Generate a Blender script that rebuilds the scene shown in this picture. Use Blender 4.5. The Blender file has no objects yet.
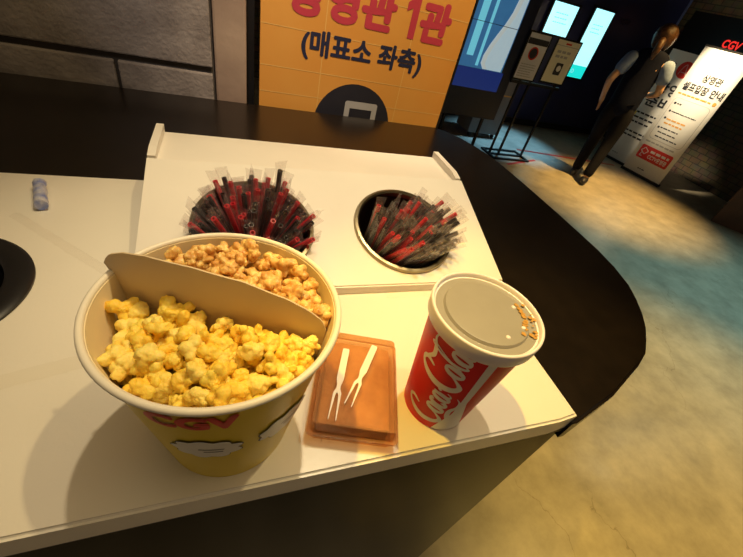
import bpy, bmesh, math, random
from mathutils import Vector, Matrix, noise
random.seed(7)
scn = bpy.context.scene
COL = scn.collection
PI = math.pi

# ------------------------------------------------------------------ camera
cam_d = bpy.data.cameras.new('camera'); cam = bpy.data.objects.new('camera', cam_d); COL.objects.link(cam)
R = Matrix(((0.938, 0.029, -0.345), (-0.275, 0.668, -0.691), (0.210, 0.743, 0.635)))
_x = R.col[0].normalized(); _z = R.col[2]; _z = (_z - _x * _z.dot(_x)).normalized(); _y = _z.cross(_x)
R = Matrix((_x, _y, _z)).transposed()
cam.matrix_world = Matrix.Translation((0, 0, 1.48)) @ R.to_4x4()
cam_d.sensor_width = 36; cam_d.lens = 367 / 743 * 36; cam_d.clip_start = 0.02
scn.camera = cam

# ------------------------------------------------------------------ world, exposure
w = bpy.data.worlds.new('world'); scn.world = w; w.use_nodes = True
bg = w.node_tree.nodes['Background']; bg.inputs[0].default_value = (1.0, 0.72, 0.45, 1); bg.inputs[1].default_value = 0.14
scn.view_settings.view_transform = 'Standard'; scn.view_settings.look = 'None'
scn.view_settings.exposure = 0; scn.view_settings.gamma = 1; scn.view_settings.use_curve_mapping = False

# ------------------------------------------------------------------ lamps (ceiling downlights and added fills)
def spot(name, loc, target, power, color, angle, blend=0.5, size=0.03):
    l = bpy.data.lights.new(name, 'SPOT'); l.energy = power; l.color = color
    l.spot_size = math.radians(angle); l.spot_blend = blend; l.shadow_soft_size = size
    o = bpy.data.objects.new(name, l); COL.objects.link(o); o.location = loc
    o.rotation_euler = (Vector(target) - Vector(loc)).to_track_quat('-Z', 'Y').to_euler()
    return o
WARM = (1.0, 0.80, 0.50)
spot('counter_downlight', (0.28, 0.55, 2.9), (0.16, 0.45, 1.1), 72, WARM, 38, 1.0, 0.02)
spot('counter_downlight', (-0.32, 0.42, 2.9), (0.36, 0.17, 1.1), 115, (1.0, 0.60, 0.07), 22, 0.7, 0.02)
spot('counter_downlight', (0.62, 0.28, 2.9), (0.10, 0.22, 1.1), 34, (1.0, 0.76, 0.36), 42, 0.7, 0.02)
pl = bpy.data.lights.new('shadow_fill', 'AREA'); pl.shape = 'RECTANGLE'; pl.size = 1.8; pl.size_y = 1.2; pl.energy = 13; pl.color = (1.0, 0.74, 0.40)  # added soft fill overhead, lightens the shadows on the counter
plo = bpy.data.objects.new('shadow_fill', pl); COL.objects.link(plo); plo.location = (0.35, 0.1, 2.97)
spot('aisle_downlight', (2.15, -0.2, 2.9), (2.15, 0.1, 0), 390, (1.0, 0.66, 0.16), 62, 0.7, 0.05)
spot('banner_downlight', (4.72, 3.38, 2.75), (5.50, 3.60, 1.42), 720, (1.0, 0.80, 0.50), 26, 0.9, 0.03)
spot('aisle_downlight', (4.35, 2.75, 2.9), (4.25, 2.9, 0), 700, (1.0, 0.60, 0.17), 52, 0.9, 0.03)
spot('teal_downlight', (4.3, 0.9, 2.9), (3.9, 1.0, 0), 290, (0.36, 0.72, 0.74), 82, 1.0, 0.1)
spot('brick_fill', (5.9, 4.4, 2.95), (6.75, 4.9, 2.0), 14, (1.0, 0.78, 0.45), 70, 1.0, 0.05)  # added weak fill to lift the upper brick wall, no fixture there
spot('sign_downlight', (0.45, 0.35, 2.9), (0.45, 1.2, 1.25), 120, (1.0, 0.74, 0.46), 40, 0.6, 0.03)
spot('pier_downlight', (-0.25, -0.35, 2.8), (0.02, 1.2, 1.42), 42, (0.95, 0.84, 0.84), 24, 0.8, 0.03)

# ------------------------------------------------------------------ helpers
def mat(name, color, rough=0.5, metal=0.0, spec=0.5, var=0.0, scale=20.0, color2=None, bump=0.0, bscale=60.0, emit=None, estr=0.0, coat=0.0):
    m = bpy.data.materials.new(name); m.use_nodes = True; nt = m.node_tree; p = nt.nodes['Principled BSDF']
    p.inputs['Base Color'].default_value = (*color, 1); p.inputs['Roughness'].default_value = rough
    p.inputs['Metallic'].default_value = metal; p.inputs['Specular IOR Level'].default_value = spec
    p.inputs['Coat Weight'].default_value = coat; p.inputs['Coat Roughness'].default_value = 0.08
    if emit: p.inputs['Emission Color'].default_value = (*emit, 1); p.inputs['Emission Strength'].default_value = estr
    tc = nt.nodes.new('ShaderNodeTexCoord')
    if var or color2:
        n = nt.nodes.new('ShaderNodeTexNoise'); n.inputs['Scale'].default_value = scale; n.inputs['Detail'].default_value = 5
        nt.links.new(tc.outputs['Object'], n.inputs['Vector'])
        r = nt.nodes.new('ShaderNodeValToRGB'); r.color_ramp.elements[0].position = 0.35; r.color_ramp.elements[1].position = 0.68
        c2 = color2 or tuple(c * (1 - var) for c in color)
        r.color_ramp.elements[0].color = (*c2, 1); r.color_ramp.elements[1].color = (*color, 1)
        nt.links.new(n.outputs['Fac'], r.inputs['Fac']); nt.links.new(r.outputs['Color'], p.inputs['Base Color'])
    if bump:
        n2 = nt.nodes.new('ShaderNodeTexNoise'); n2.inputs['Scale'].default_value = bscale; n2.inputs['Detail'].default_value = 4
        nt.links.new(tc.outputs['Object'], n2.inputs['Vector'])
        b = nt.nodes.new('ShaderNodeBump'); b.inputs['Strength'].default_value = bump; b.inputs['Distance'].default_value = 0.01
        nt.links.new(n2.outputs['Fac'], b.inputs['Height']); nt.links.new(b.outputs['Normal'], p.inputs['Normal'])
    return m

def film(name, tint, opacity, rough=0.12, body=(0.8, 0.8, 0.8), bump=0.0, bscale=80, gloss=0.35):
    m = bpy.data.materials.new(name); m.use_nodes = True; nt = m.node_tree; nt.nodes.remove(nt.nodes['Principled BSDF'])
    out = nt.nodes['Material Output']
    t = nt.nodes.new('ShaderNodeBsdfTransparent'); t.inputs[0].default_value = (*tint, 1)
    p = nt.nodes.new('ShaderNodeBsdfPrincipled'); p.inputs['Base Color'].default_value = (*body, 1); p.inputs['Roughness'].default_value = rough
    g = nt.nodes.new('ShaderNodeBsdfGlossy'); g.inputs['Roughness'].default_value = rough
    fr = nt.nodes.new('ShaderNodeLayerWeight'); pw = nt.nodes.new('ShaderNodeMath'); pw.operation = 'POWER'; pw.inputs[1].default_value = 3.5; nt.links.new(fr.outputs['Facing'], pw.inputs[0])
    mm = nt.nodes.new('ShaderNodeMath'); mm.operation = 'MULTIPLY_ADD'; mm.inputs[1].default_value = 0.3; mm.inputs[2].default_value = gloss * 0.06; mm.use_clamp = True
    nt.links.new(pw.outputs[0], mm.inputs[0])
    m1 = nt.nodes.new('ShaderNodeMixShader'); m1.inputs[0].default_value = opacity
    nt.links.new(t.outputs[0], m1.inputs[1]); nt.links.new(p.outputs[0], m1.inputs[2])
    m2 = nt.nodes.new('ShaderNodeMixShader'); nt.links.new(mm.outputs[0], m2.inputs[0])
    nt.links.new(m1.outputs[0], m2.inputs[1]); nt.links.new(g.outputs[0], m2.inputs[2])
    nt.links.new(m2.outputs[0], out.inputs['Surface'])
    if bump:
        tc = nt.nodes.new('ShaderNodeTexCoord'); n2 = nt.nodes.new('ShaderNodeTexNoise'); n2.inputs['Scale'].default_value = bscale
        nt.links.new(tc.outputs['Object'], n2.inputs['Vector'])
        b = nt.nodes.new('ShaderNodeBump'); b.inputs['Strength'].default_value = bump; b.inputs['Distance'].default_value = 0.004
        nt.links.new(n2.outputs['Fac'], b.inputs['Height'])
        for s in (p, g): nt.links.new(b.outputs['Normal'], s.inputs['Normal'])
    return m

def tag(o, label=None, cat=None, group=None, kind=None):
    if label: o['label'] = label
    if cat: o['category'] = cat
    if group: o['group'] = group
    if kind: o['kind'] = kind
    return o

def empty(name, label, cat, loc=(0, 0, 0), rz=0, group=None):
    o = bpy.data.objects.new(name, None); COL.objects.link(o); o.location = loc; o.rotation_euler = (0, 0, rz); o.empty_display_size = 0.05
    return tag(o, label, cat, group)

def obj(name, bm, mats, parent=None, smooth=False, angle=None):
    me = bpy.data.meshes.new(name)
    bm.normal_update(); bm.to_mesh(me); bm.free()
    for m in (mats if isinstance(mats, (list, tuple)) else [mats]): me.materials.append(m)
    o = bpy.data.objects.new(name, me); COL.objects.link(o)
    if smooth:
        me.polygons.foreach_set('use_smooth', [True] * len(me.polygons))
        if angle:
            me.set_sharp_from_angle(angle=math.radians(angle))
    if parent: o.parent = parent
    return o

def struct(name, bm, mats, **k):
    o = obj(name, bm, mats, **k); o['kind'] = 'structure'; return o

def box(bm, lo, hi, bevel=0.0, mi=0, mtx=None, seg=2):
    old = set(bm.faces)
    c = [(a + b) / 2 for a, b in zip(lo, hi)]; s = [abs(b - a) for a, b in zip(lo, hi)]
    r = bmesh.ops.create_cube(bm, size=1, matrix=(mtx or Matrix()) @ Matrix.Translation(c) @ Matrix.Diagonal((*s, 1)))
    vs = r['verts']; fs = set(f for v in vs for f in v.link_faces)
    if bevel:
        es = list(set(e for v in vs for e in v.link_edges))
        bmesh.ops.bevel(bm, geom=es, offset=bevel, segments=seg, affect='EDGES', profile=0.5)
    for f in bm.faces:
        if f not in old: f.material_index = mi
    return bm

def BM(): return bmesh.new()
def B(lo, hi, bevel=0.0, mtx=None): return box(BM(), lo, hi, bevel, 0, mtx)

def prism(bm, pts, z0, z1, mi=0, to=None):
    """polygon pts (2-D) extruded z0..z1; to maps (x,y,z)->Vector"""
    to = to or (lambda x, y, z: (x, y, z))
    a = [bm.verts.new(to(x, y, z0)) for x, y in pts]; b = [bm.verts.new(to(x, y, z1)) for x, y in pts]
    fs = [bm.faces.new(a[::-1]), bm.faces.new(b)]
    n = len(pts)
    for i in range(n): fs.append(bm.faces.new((a[i], a[(i + 1) % n], b[(i + 1) % n], b[i])))
    for f in fs: f.material_index = mi
    bmesh.ops.recalc_face_normals(bm, faces=fs)
    return fs

def lathe(bm, prof, seg=64, mi=None, mtx=None, close=False):
    rings = []
    M = mtx or Matrix()
    for (r, z) in prof:
        if r < 1e-6: rings.append([bm.verts.new(M @ Vector((0, 0, z)))])
        else: rings.append([bm.verts.new(M @ Vector((r * math.cos(2 * PI * i / seg), r * math.sin(2 * PI * i / seg), z))) for i in range(seg)])
    fs = []
    for k in range(len(rings) - 1):
        a, b = rings[k], rings[k + 1]
        for i in range(seg):
            j = (i + 1) % seg
            if len(a) == 1 and len(b) == 1: continue
            if len(a) == 1: f = bm.faces.new((a[0], b[j], b[i]))
            elif len(b) == 1: f = bm.faces.new((a[i], a[j], b[0]))
            else: f = bm.faces.new((a[i], a[j], b[j], b[i]))
            if mi: f.material_index = mi[k]
            fs.append(f)
    bmesh.ops.recalc_face_normals(bm, faces=fs)
    return fs

def tube(bm, pts, r, seg=8, cap=True, mi=0):
    pts = [Vector(p) for p in pts]; rings = []
    rs = r if isinstance(r, (list, tuple)) else [r] * len(pts)
    up = None
    for i, p in enumerate(pts):
        t = (pts[min(i + 1, len(pts) - 1)] - pts[max(i - 1, 0)]).normalized()
        if up is None: up = t.orthogonal().normalized()
        up = (up - t * up.dot(t)).normalized(); s = t.cross(up)
        rings.append([bm.verts.new(p + (up * math.cos(2 * PI * k / seg) + s * math.sin(2 * PI * k / seg)) * rs[i]) for k in range(seg)])
    for a, b in zip(rings, rings[1:]):
        for k in range(seg): bm.faces.new((a[k], a[(k + 1) % seg], b[(k + 1) % seg], b[k])).material_index = mi
    if cap:
        bm.faces.new(rings[0][::-1]).material_index = mi; bm.faces.new(rings[-1]).material_index = mi
    return bm

def cut(o, cutters):
    """boolean-difference the cutter meshes (given as bmeshes) out of o"""
    cos = []
    for bm in cutters:
        c = obj('cutter', bm, []); cos.append(c)
        md = o.modifiers.new('b', 'BOOLEAN'); md.object = c; md.operation = 'DIFFERENCE'; md.solver = 'EXACT'
    dg = bpy.context.evaluated_depsgraph_get(); dg.update()
    me = bpy.data.meshes.new_from_object(o.evaluated_get(dg)); o.modifiers.clear(); o.data = me
    for c in cos: bpy.data.objects.remove(c)
    return o

def text_bm(s, size, bold=0.0, align='CENTER', sub=0):
    """flat lettering mesh in the x-y plane, centred"""
    cu = bpy.data.curves.new('lettering', 'FONT'); cu.body = s; cu.size = size; cu.align_x = align; cu.align_y = 'CENTER'; cu.resolution_u = 4
    o = bpy.data.objects.new('lettering', cu); COL.objects.link(o)
    dg = bpy.context.evaluated_depsgraph_get(); dg.update()
    me = bpy.data.meshes.new_from_object(o.evaluated_get(dg))
    bm = BM(); bm.from_mesh(me); bpy.data.objects.remove(o); bpy.data.meshes.remove(me)
    if bold:   # heavier strokes: the outline spread by the stroke gain, each layer a hair in front of the last
        base = bm.copy(); me2 = bpy.data.meshes.new('tmp'); k = 0
        for i in range(8):
            k += 1; c = base.copy()
            for v in c.verts: v.co += Vector((bold * math.cos(i * PI / 4), bold * math.sin(i * PI / 4), k * 0.00003))
            c.to_mesh(me2); bm.from_mesh(me2); c.free()
        base.free(); bpy.data.meshes.remove(me2)
    if sub:
        bmesh.ops.triangulate(bm, faces=bm.faces[:])
        bmesh.ops.subdivide_edges(bm, edges=bm.edges[:], cuts=sub, use_grid_fill=True)
    return bm

def on_sheet(bm, x, z, y=-0.002):
    """move a text mesh (x-y plane) onto a sheet facing -Y at local (x, z)"""
    for v in bm.verts: v.co = Vector((v.co.x + x, y, v.co.y + z))
    return bm

def fit_text(bm, x0, x1, z0, z1, y=-0.002):
    xs = [v.co.x for v in bm.verts]; ys = [v.co.y for v in bm.verts]
    if not xs: return bm
    a, b, c, d = min(xs), max(xs), min(ys), max(ys)
    for v in bm.verts:
        v.co = Vector((x0 + (v.co.x - a) / (b - a) * (x1 - x0), y - v.co.z, z0 + (v.co.y - c) / (d - c) * (z1 - z0)))
    return bm

def plate(bm, x0, x1, z0, z1, y=-0.002, r=0.0, mi=0):
    """flat printed patch facing -Y, optional round corners"""
    if r:
        pts = []
        for cx, cz, a0 in ((x1 - r, z1 - r, 0), (x0 + r, z1 - r, 90), (x0 + r, z0 + r, 180), (x1 - r, z0 + r, 270)):
            for k in range(6): a = math.radians(a0 + 18 * k); pts.append((cx + r * math.cos(a), cz + r * math.sin(a)))
    else: pts = [(x0, z0), (x1, z0), (x1, z1), (x0, z1)]
    f = bm.faces.new([bm.verts.new((x, y, z)) for x, z in pts]); f.material_index = mi
    f.normal_update()
    if f.normal.y > 0: f.normal_flip()
    return bm

def disc(bm, cx, cz, r, y=-0.002, a0=0, a1=360, mi=0, n=40, inner=0):
    A = [math.radians(a0 + (a1 - a0) * k / n) for k in range(n + 1)]
    if inner:
        for k in range(n):
            q = [(cx + rr * math.cos(a), y, cz + rr * math.sin(a)) for rr, a in ((inner, A[k]), (r, A[k]), (r, A[k + 1]), (inner, A[k + 1]))]
            f = bm.faces.new([bm.verts.new(p) for p in q]); f.material_index = mi; f.normal_update()
            if f.normal.y > 0: f.normal_flip()
    else:
        pts = [(cx + r * math.cos(a), y, cz + r * math.sin(a)) for a in (A[:-1] if a1 - a0 == 360 else A)]
        f = bm.faces.new([bm.verts.new(p) for p in pts]); f.material_index = mi; f.normal_update()
        if f.normal.y > 0: f.normal_flip()
    return bm

def lines(bm, x0, x1, z0, z1, n, h, y=-0.002, seed=1):
    """rows of illegible small print as broken dashes"""
    rnd = random.Random(seed)
    for k in range(n):
        z = z1 - (z1 - z0) * (k + 0.5) / n; x = x0; end = x1 - rnd.random() * 0.3 * (x1 - x0)
        while x < end:
            l = min((0.05 + 0.1 * rnd.random()) * (x1 - x0) + h, end - x)
            if l > h * 0.5: plate(bm, x, x + l, z - h / 2, z + h / 2, y)
            x += l + h * 0.6
    return bm

# ------------------------------------------------------------------ materials
M_white = mat('white_solid_surface', (0.80, 0.76, 0.68), 0.28, var=0.05, scale=6, bump=0.02, bscale=200)
M_stand = mat('white_painted_board', (0.82, 0.78, 0.72), 0.45, var=0.05, scale=8, bump=0.05, bscale=40)
M_black = mat('black_gloss_stone', (0.012, 0.008, 0.005), 0.26, spec=0.5, var=0.3, scale=30, bump=0.01, bscale=300)
M_panel = mat('dark_laminate_panel', (0.012, 0.011, 0.008), 0.2, spec=0.04, metal=0.0, var=0.3, scale=4, bump=0.03, bscale=10)
M_blackmetal = mat('black_metal', (0.012, 0.012, 0.014), 0.4, metal=0.4, var=0.1)
M_brass = mat('dull_cup_rim', (0.34, 0.29, 0.19), 0.3, metal=1.0, var=0.15, scale=80)
M_steel = mat('brushed_steel', (0.62, 0.58, 0.50), 0.25, metal=1.0, var=0.1, scale=80)
M_bowlin = mat('dark_bowl_inside', (0.02, 0.012, 0.01), 0.3, var=0.2)
M_paperwhite = mat('uncoated_paper_board', (0.84, 0.72, 0.48), 0.6, var=0.03, scale=30)
M_rim = mat('white_paper_rim', (0.86, 0.80, 0.68), 0.45, var=0.03)
M_yellow = mat('yellow_printed_paper', (0.80, 0.60, 0.035), 0.35, spec=0.2, var=0.04, scale=10)
M_red = mat('red_print', (0.70, 0.03, 0.02), 0.35, var=0.04)
M_dred = mat('red_cup_paper', (0.74, 0.010, 0.018), 0.45, spec=0.3, var=0.05, scale=20)
M_cupwhite = mat('white_cup_print', (0.85, 0.83, 0.80), 0.35, var=0.03)
M_lid = mat('frosted_plastic_lid', (0.30, 0.285, 0.26), 0.3, var=0.06, scale=40)
M_lidrim = mat('white_plastic_rim', (0.80, 0.75, 0.78), 0.3, var=0.03)
M_stain = mat('caramel_stain', (0.55, 0.30, 0.07), 0.4, var=0.3, scale=200)
M_cloud = mat('pale_cloud_print', (0.80, 0.78, 0.72), 0.4, var=0.05)
M_ink = mat('dark_ink', (0.02, 0.02, 0.03), 0.5, var=0.1)
M_pop = mat('buttered_popcorn', (1.0, 0.76, 0.13), 0.5, color2=(0.98, 0.60, 0.05), scale=55, bump=0.25, bscale=220)
M_pop2 = mat('pale_popcorn', (1.0, 0.80, 0.22), 0.55, color2=(0.98, 0.66, 0.09), scale=60, bump=0.25, bscale=220)
M_car = mat('caramel_popcorn', (0.96, 0.70, 0.26), 0.4, color2=(0.58, 0.26, 0.05), scale=120, bump=0.25, bscale=220)
for _m in (M_pop, M_pop2, M_car):
    _p = _m.node_tree.nodes['Principled BSDF']; _p.inputs['Subsurface Weight'].default_value = 0.35; _p.inputs['Subsurface Scale'].default_value = 0.004; _p.inputs['Subsurface Radius'].default_value = (1.0, 0.7, 0.3)
M_hull = mat('popcorn_hull', (0.28, 0.09, 0.015), 0.3, var=0.3, scale=90)
M_strawk = mat('black_straw_plastic', (0.012, 0.010, 0.012), 0.3, var=0.1)
M_strawr = mat('red_straw_plastic', (0.75, 0.012, 0.035), 0.3, var=0.1)
M_film = film('clear_wrapper_film', (0.98, 0.97, 0.97), 0.055, 0.13, (0.92, 0.84, 0.92), bump=1.0, bscale=160, gloss=0.9)
M_sleeve = film('thin_clear_film', (0.99, 0.985, 0.98), 0.03, 0.15, (0.85, 0.82, 0.8), bump=0.5, bscale=100, gloss=0.1)
M_tape = film('clear_tape', (0.99, 0.985, 0.97), 0.02, 0.10, (0.8, 0.78, 0.7), bump=0.4, bscale=60, gloss=0.1)
M_amber = film('amber_clear_plastic', (0.88, 0.66, 0.45), 0.28, 0.16, (0.62, 0.34, 0.15), bump=0.12, bscale=25, gloss=0.4)
M_snack = mat('brown_snack', (0.74, 0.50, 0.27), 0.6, color2=(0.50, 0.27, 0.12), scale=35, bump=0.4, bscale=60)
M_fork = mat('white_plastic_fork', (0.86, 0.80, 0.70), 0.35, var=0.03)
M_foil = mat('silver_blue_foil', (0.20, 0.26, 0.62), 0.35, metal=0.2, color2=(0.70, 0.70, 0.78), scale=60, bump=0.4, bscale=120)
M_banner = mat('yellow_banner_sheet', (0.74, 0.37, 0.075), 0.5, color2=(0.68, 0.29, 0.045), scale=2.5)
M_grid = mat('pale_grid_print', (0.80, 0.50, 0.14), 0.5, var=0.05)
M_pink = mat('pink_red_print', (0.52, 0.045, 0.075), 0.5, var=0.05)
M_navy = mat('navy_print', (0.018, 0.022, 0.06), 0.5, var=0.05)
M_grey = mat('grey_print', (0.42, 0.42, 0.42), 0.5, var=0.05)
M_whiteprint = mat('white_sheet', (0.80, 0.79, 0.76), 0.45, var=0.03, scale=4)
M_cream = mat('cream_sheet', (0.80, 0.78, 0.62), 0.45, var=0.04, scale=4)
M_orange = mat('orange_print', (0.75, 0.38, 0.08), 0.5, var=0.05)
M_yprint = mat('yellow_print', (0.85, 0.65, 0.05), 0.5, var=0.05)

def brick_mat(name, c1, c2, mortar, scale, rough=0.8):
    m = bpy.data.materials.new(name); m.use_nodes = True; nt = m.node_tree; p = nt.nodes['Principled BSDF']; p.inputs['Roughness'].default_value = rough
    tc = nt.nodes.new('ShaderNodeTexCoord'); mp = nt.nodes.new('ShaderNodeMapping'); mp.inputs['Rotation'].default_value = (PI / 2, 0, 0)
    sx = nt.nodes.new('ShaderNodeSeparateXYZ'); cx = nt.nodes.new('ShaderNodeCombineXYZ'); ad = nt.nodes.new('ShaderNodeMath'); ad.operation = 'ADD'
    nt.links.new(tc.outputs['Object'], sx.inputs[0]); nt.links.new(sx.outputs['X'], ad.inputs[0]); nt.links.new(sx.outputs['Y'], ad.inputs[1])
    nt.links.new(ad.outputs[0], cx.inputs['X']); nt.links.new(sx.outputs['Z'], cx.inputs['Y'])
    b = nt.nodes.new('ShaderNodeTexBrick'); b.inputs['Scale'].default_value = scale
    b.inputs['Color1'].default_value = (*c1, 1); b.inputs['Color2'].default_value = (*c2, 1); b.inputs['Mortar'].default_value = (*mortar, 1)
    nt.links.new(cx.outputs[0], b.inputs['Vector'])
    n = nt.nodes.new('ShaderNodeTexNoise'); n.inputs['Scale'].default_value = 9; n.inputs['Detail'].default_value = 6; nt.links.new(tc.outputs['Object'], n.inputs['Vector'])
    mx = nt.nodes.new('ShaderNodeMix'); mx.data_type = 'RGBA'; mx.blend_type = 'MULTIPLY'; mx.inputs[0].default_value = 0.8
    nt.links.new(b.outputs['Color'], mx.inputs[6]); nt.links.new(n.outputs['Color'], mx.inputs[7]); nt.links.new(mx.outputs[2], p.inputs['Base Color'])
    bu = nt.nodes.new('ShaderNodeBump'); bu.inputs['Strength'].default_value = 0.6; bu.inputs['Distance'].default_value = 0.02; bu.invert = True
    nt.links.new(b.outputs['Fac'], bu.inputs['Height']); nt.links.new(bu.outputs['Normal'], p.inputs['Normal'])
    return m
M_brick = brick_mat('old_brick', (0.16, 0.11, 0.07), (0.11, 0.09, 0.06), (0.05, 0.045, 0.035), 3.2)

def floor_mat():
    m = bpy.data.materials.new('polished_concrete'); m.use_nodes = True; nt = m.node_tree; p = nt.nodes['Principled BSDF']
    tc = nt.nodes.new('ShaderNodeTexCoord')
    n = nt.nodes.new('ShaderNodeTexNoise'); n.inputs['Scale'].default_value = 5.5; n.inputs['Detail'].default_value = 12; n.inputs['Roughness'].default_value = 0.65
    nt.links.new(tc.outputs['Object'], n.inputs['Vector'])
    r = nt.nodes.new('ShaderNodeValToRGB'); e = r.color_ramp.elements; e[0].position = 0.3; e[0].color = (0.27, 0.235, 0.175, 1); e[1].position = 0.72; e[1].color = (0.48, 0.42, 0.32, 1)
    nt.links.new(n.outputs['Fac'], r.inputs['Fac'])
    nd = nt.nodes.new('ShaderNodeTexNoise'); nd.inputs['Scale'].default_value = 5; nd.inputs['Detail'].default_value = 6; nt.links.new(tc.outputs['Object'], nd.inputs['Vector'])
    mixv = nt.nodes.new('ShaderNodeMix'); mixv.data_type = 'VECTOR'; mixv.inputs[0].default_value = 0.22
    nt.links.new(tc.outputs['Object'], mixv.inputs[4]); nt.links.new(nd.outputs['Color'], mixv.inputs[5])
    v = nt.nodes.new('ShaderNodeTexVoronoi'); v.feature = 'DISTANCE_TO_EDGE'; v.inputs['Scale'].default_value = 2.6; nt.links.new(mixv.outputs[1], v.inputs['Vector'])
    cr = nt.nodes.new('ShaderNodeValToRGB'); ce = cr.color_ramp.elements; ce[0].position = 0.0; ce[0].color = (0.62, 0.58, 0.52, 1); ce[1].position = 0.005; ce[1].color = (1, 1, 1, 1)
    nt.links.new(v.outputs['Distance'], cr.inputs['Fac'])
    # only some of the cells show their crack
    nm = nt.nodes.new('ShaderNodeTexNoise'); nm.inputs['Scale'].default_value = 1.3; nt.links.new(tc.outputs['Object'], nm.inputs['Vector'])
    nr = nt.nodes.new('ShaderNodeValToRGB'); nr.color_ramp.elements[0].position = 0.48; nr.color_ramp.elements[1].position = 0.58
    nt.links.new(nm.outputs['Fac'], nr.inputs['Fac'])
    mx = nt.nodes.new('ShaderNodeMix'); mx.data_type = 'RGBA'; mx.blend_type = 'MULTIPLY'
    nt.links.new(nr.outputs['Color'], mx.inputs[0]); nt.links.new(r.outputs['Color'], mx.inputs[6]); nt.links.new(cr.outputs['Color'], mx.inputs[7])
    nt.links.new(mx.outputs[2], p.inputs['Base Color'])
    rr = nt.nodes.new('ShaderNodeMapRange'); rr.inputs['To Min'].default_value = 0.22; rr.inputs['To Max'].default_value = 0.45
    nt.links.new(nd.outputs['Fac'], rr.inputs['Value']); nt.links.new(rr.outputs['Result'], p.inputs['Roughness'])
    b = nt.nodes.new('ShaderNodeBump'); b.inputs['Strength'].default_value = 0.08; nt.links.new(n.outputs['Fac'], b.inputs['Height']); nt.links.new(b.outputs['Normal'], p.inputs['Normal'])
    return m
M_floor = floor_mat()
M_block = mat('concrete_block', (0.34, 0.30, 0.27), 0.85, color2=(0.23, 0.20, 0.18), scale=14, bump=0.35, bscale=90)
M_joint = mat('block_joint', (0.07, 0.06, 0.05), 0.9, var=0.2)
M_jamb = mat('brown_stone_jamb', (0.40, 0.30, 0.22), 0.7, color2=(0.28, 0.20, 0.15), scale=6, bump=0.1)
M_navywall = mat('navy_gloss_panel', (0.018, 0.024, 0.10), 0.35, var=0.2, scale=3)
M_dark = mat('dark_ceiling', (0.06, 0.05, 0.04), 0.9, var=0.2)
M_brown = mat('brown_board', (0.09, 0.045, 0.025), 0.5, color2=(0.06, 0.03, 0.018), scale=6)

# ------------------------------------------------------------------ room shell
struct('floor', B((-2.5, -2.5, -0.1), (8.5, 7.0, 0)), M_floor)
struct('ceiling', B((-2.5, -2.5, 3.0), (8.5, 7.0, 3.1)), M_dark)
struct('wall_back', B((-2.5, 5.75, 0), (8.5, 5.95, 3.0)), M_brick)
struct('wall_right', B((6.75, -2.5, 0), (6.95, 5.75, 3.0)), M_brick)
# rough concrete block pier right behind the counter
bm = BM()
box(bm, (-1.6, 1.215, 0), (-0.041, 1.5, 3.0))
zs = [0.02, 0.36, 0.76, 1.166, 1.176, 1.56, 1.96, 2.36, 2.98]
rows = [(0.02, 0.40), (0.41, 0.78), (0.79, 1.162), (1.178, 1.56), (1.57, 1.95), (1.96, 2.34), (2.35, 2.73)]
for k, (a, b) in enumerate(rows):
    xs = [-1.6, -1.0, -0.275, -0.041] if k % 2 == 0 else [-1.6, -0.62, -0.041]
    for x0, x1 in zip(xs, xs[1:]): box(bm, (x0 + 0.004, 1.2, a), (x1 - 0.004, 1.216, b), 0.004, 1)
for f in bm.faces: pass
struct('wall_left', bm, [M_joint, M_block])
bm = BM(); box(bm, (-0.039, 1.205, 0), (0.044, 1.5, 3.0), 0.006)
struct('trim_1', bm, M_jamb)
bm = BM(); box(bm, (0.047, 1.24, 0), (0.066, 1.5, 3.0))
struct('trim_2', bm, M_blackmetal)
# navy partition in front of the far brick wall
struct('wall_partition', B((3.0, 5.36, 0), (6.62, 5.5, 2.6), 0.008), M_navywall)
bm = BM(); box(bm, (6.621, 5.34, 0), (6.645, 5.5, 2.6))
struct('trim_3', bm, mat('blue_edge_strip', (0.10, 0.14, 0.35), 0.3, var=0.1))
bm = B((3.0, 5.34, 0), (6.62, 5.36, 0.09)); struct('baseboard_back', bm, M_blackmetal)
bm = text_bm('CGV', 0.12, 0.002); fit_text(bm, 5.35, 5.9, 1.60, 1.72, 5.357)

# ------------------------------------------------------------------ counter
BOWLS = [(0.026, 0.457), (0.260, 0.457)]
nrm = Vector((0, -0.31, 0.951)).normalized(); slope = Vector((0, nrm.z, -nrm.y)); PZ0 = 1.135; PY0 = 0.36
def panel_pt(x, y): return Vector((x, y, PZ0 + (y - PY0) * 0.07 / 0.215))
def bowl_mtx(x, y):
    c = panel_pt(x, y); return Matrix.Translation(c) @ Matrix((Vector((1, 0, 0)), slope, nrm)).transposed().to_4x4()
def cyl(r, z0, z1, mtx=None):
    bm = BM(); lathe(bm, [(0, z0), (r, z0), (r, z1), (0, z1)], 48, mtx=mtx); return bm
BIN = (-0.327, 0.392); BIN_R = 0.105

cab = empty('service_counter', 'dark service counter under the white top and black ledge', 'counter', (0, 0, 0))
obj('front_panel', B((-1.2, 0.135, 0.0), (0.40, 0.155, 1.076)), M_panel, cab)
obj('side_panel', B((0.38, 0.156, 0.0), (0.40, 1.13, 1.063)), M_panel, cab)
obj('back_panel', B((-1.2, 1.131, 0.0), (0.40, 1.15, 1.063)), M_panel, cab)
obj('edge_strip', B((-1.2, 0.131, 1.077), (0.394, 0.155, 1.0875)), M_blackmetal, cab)

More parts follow.
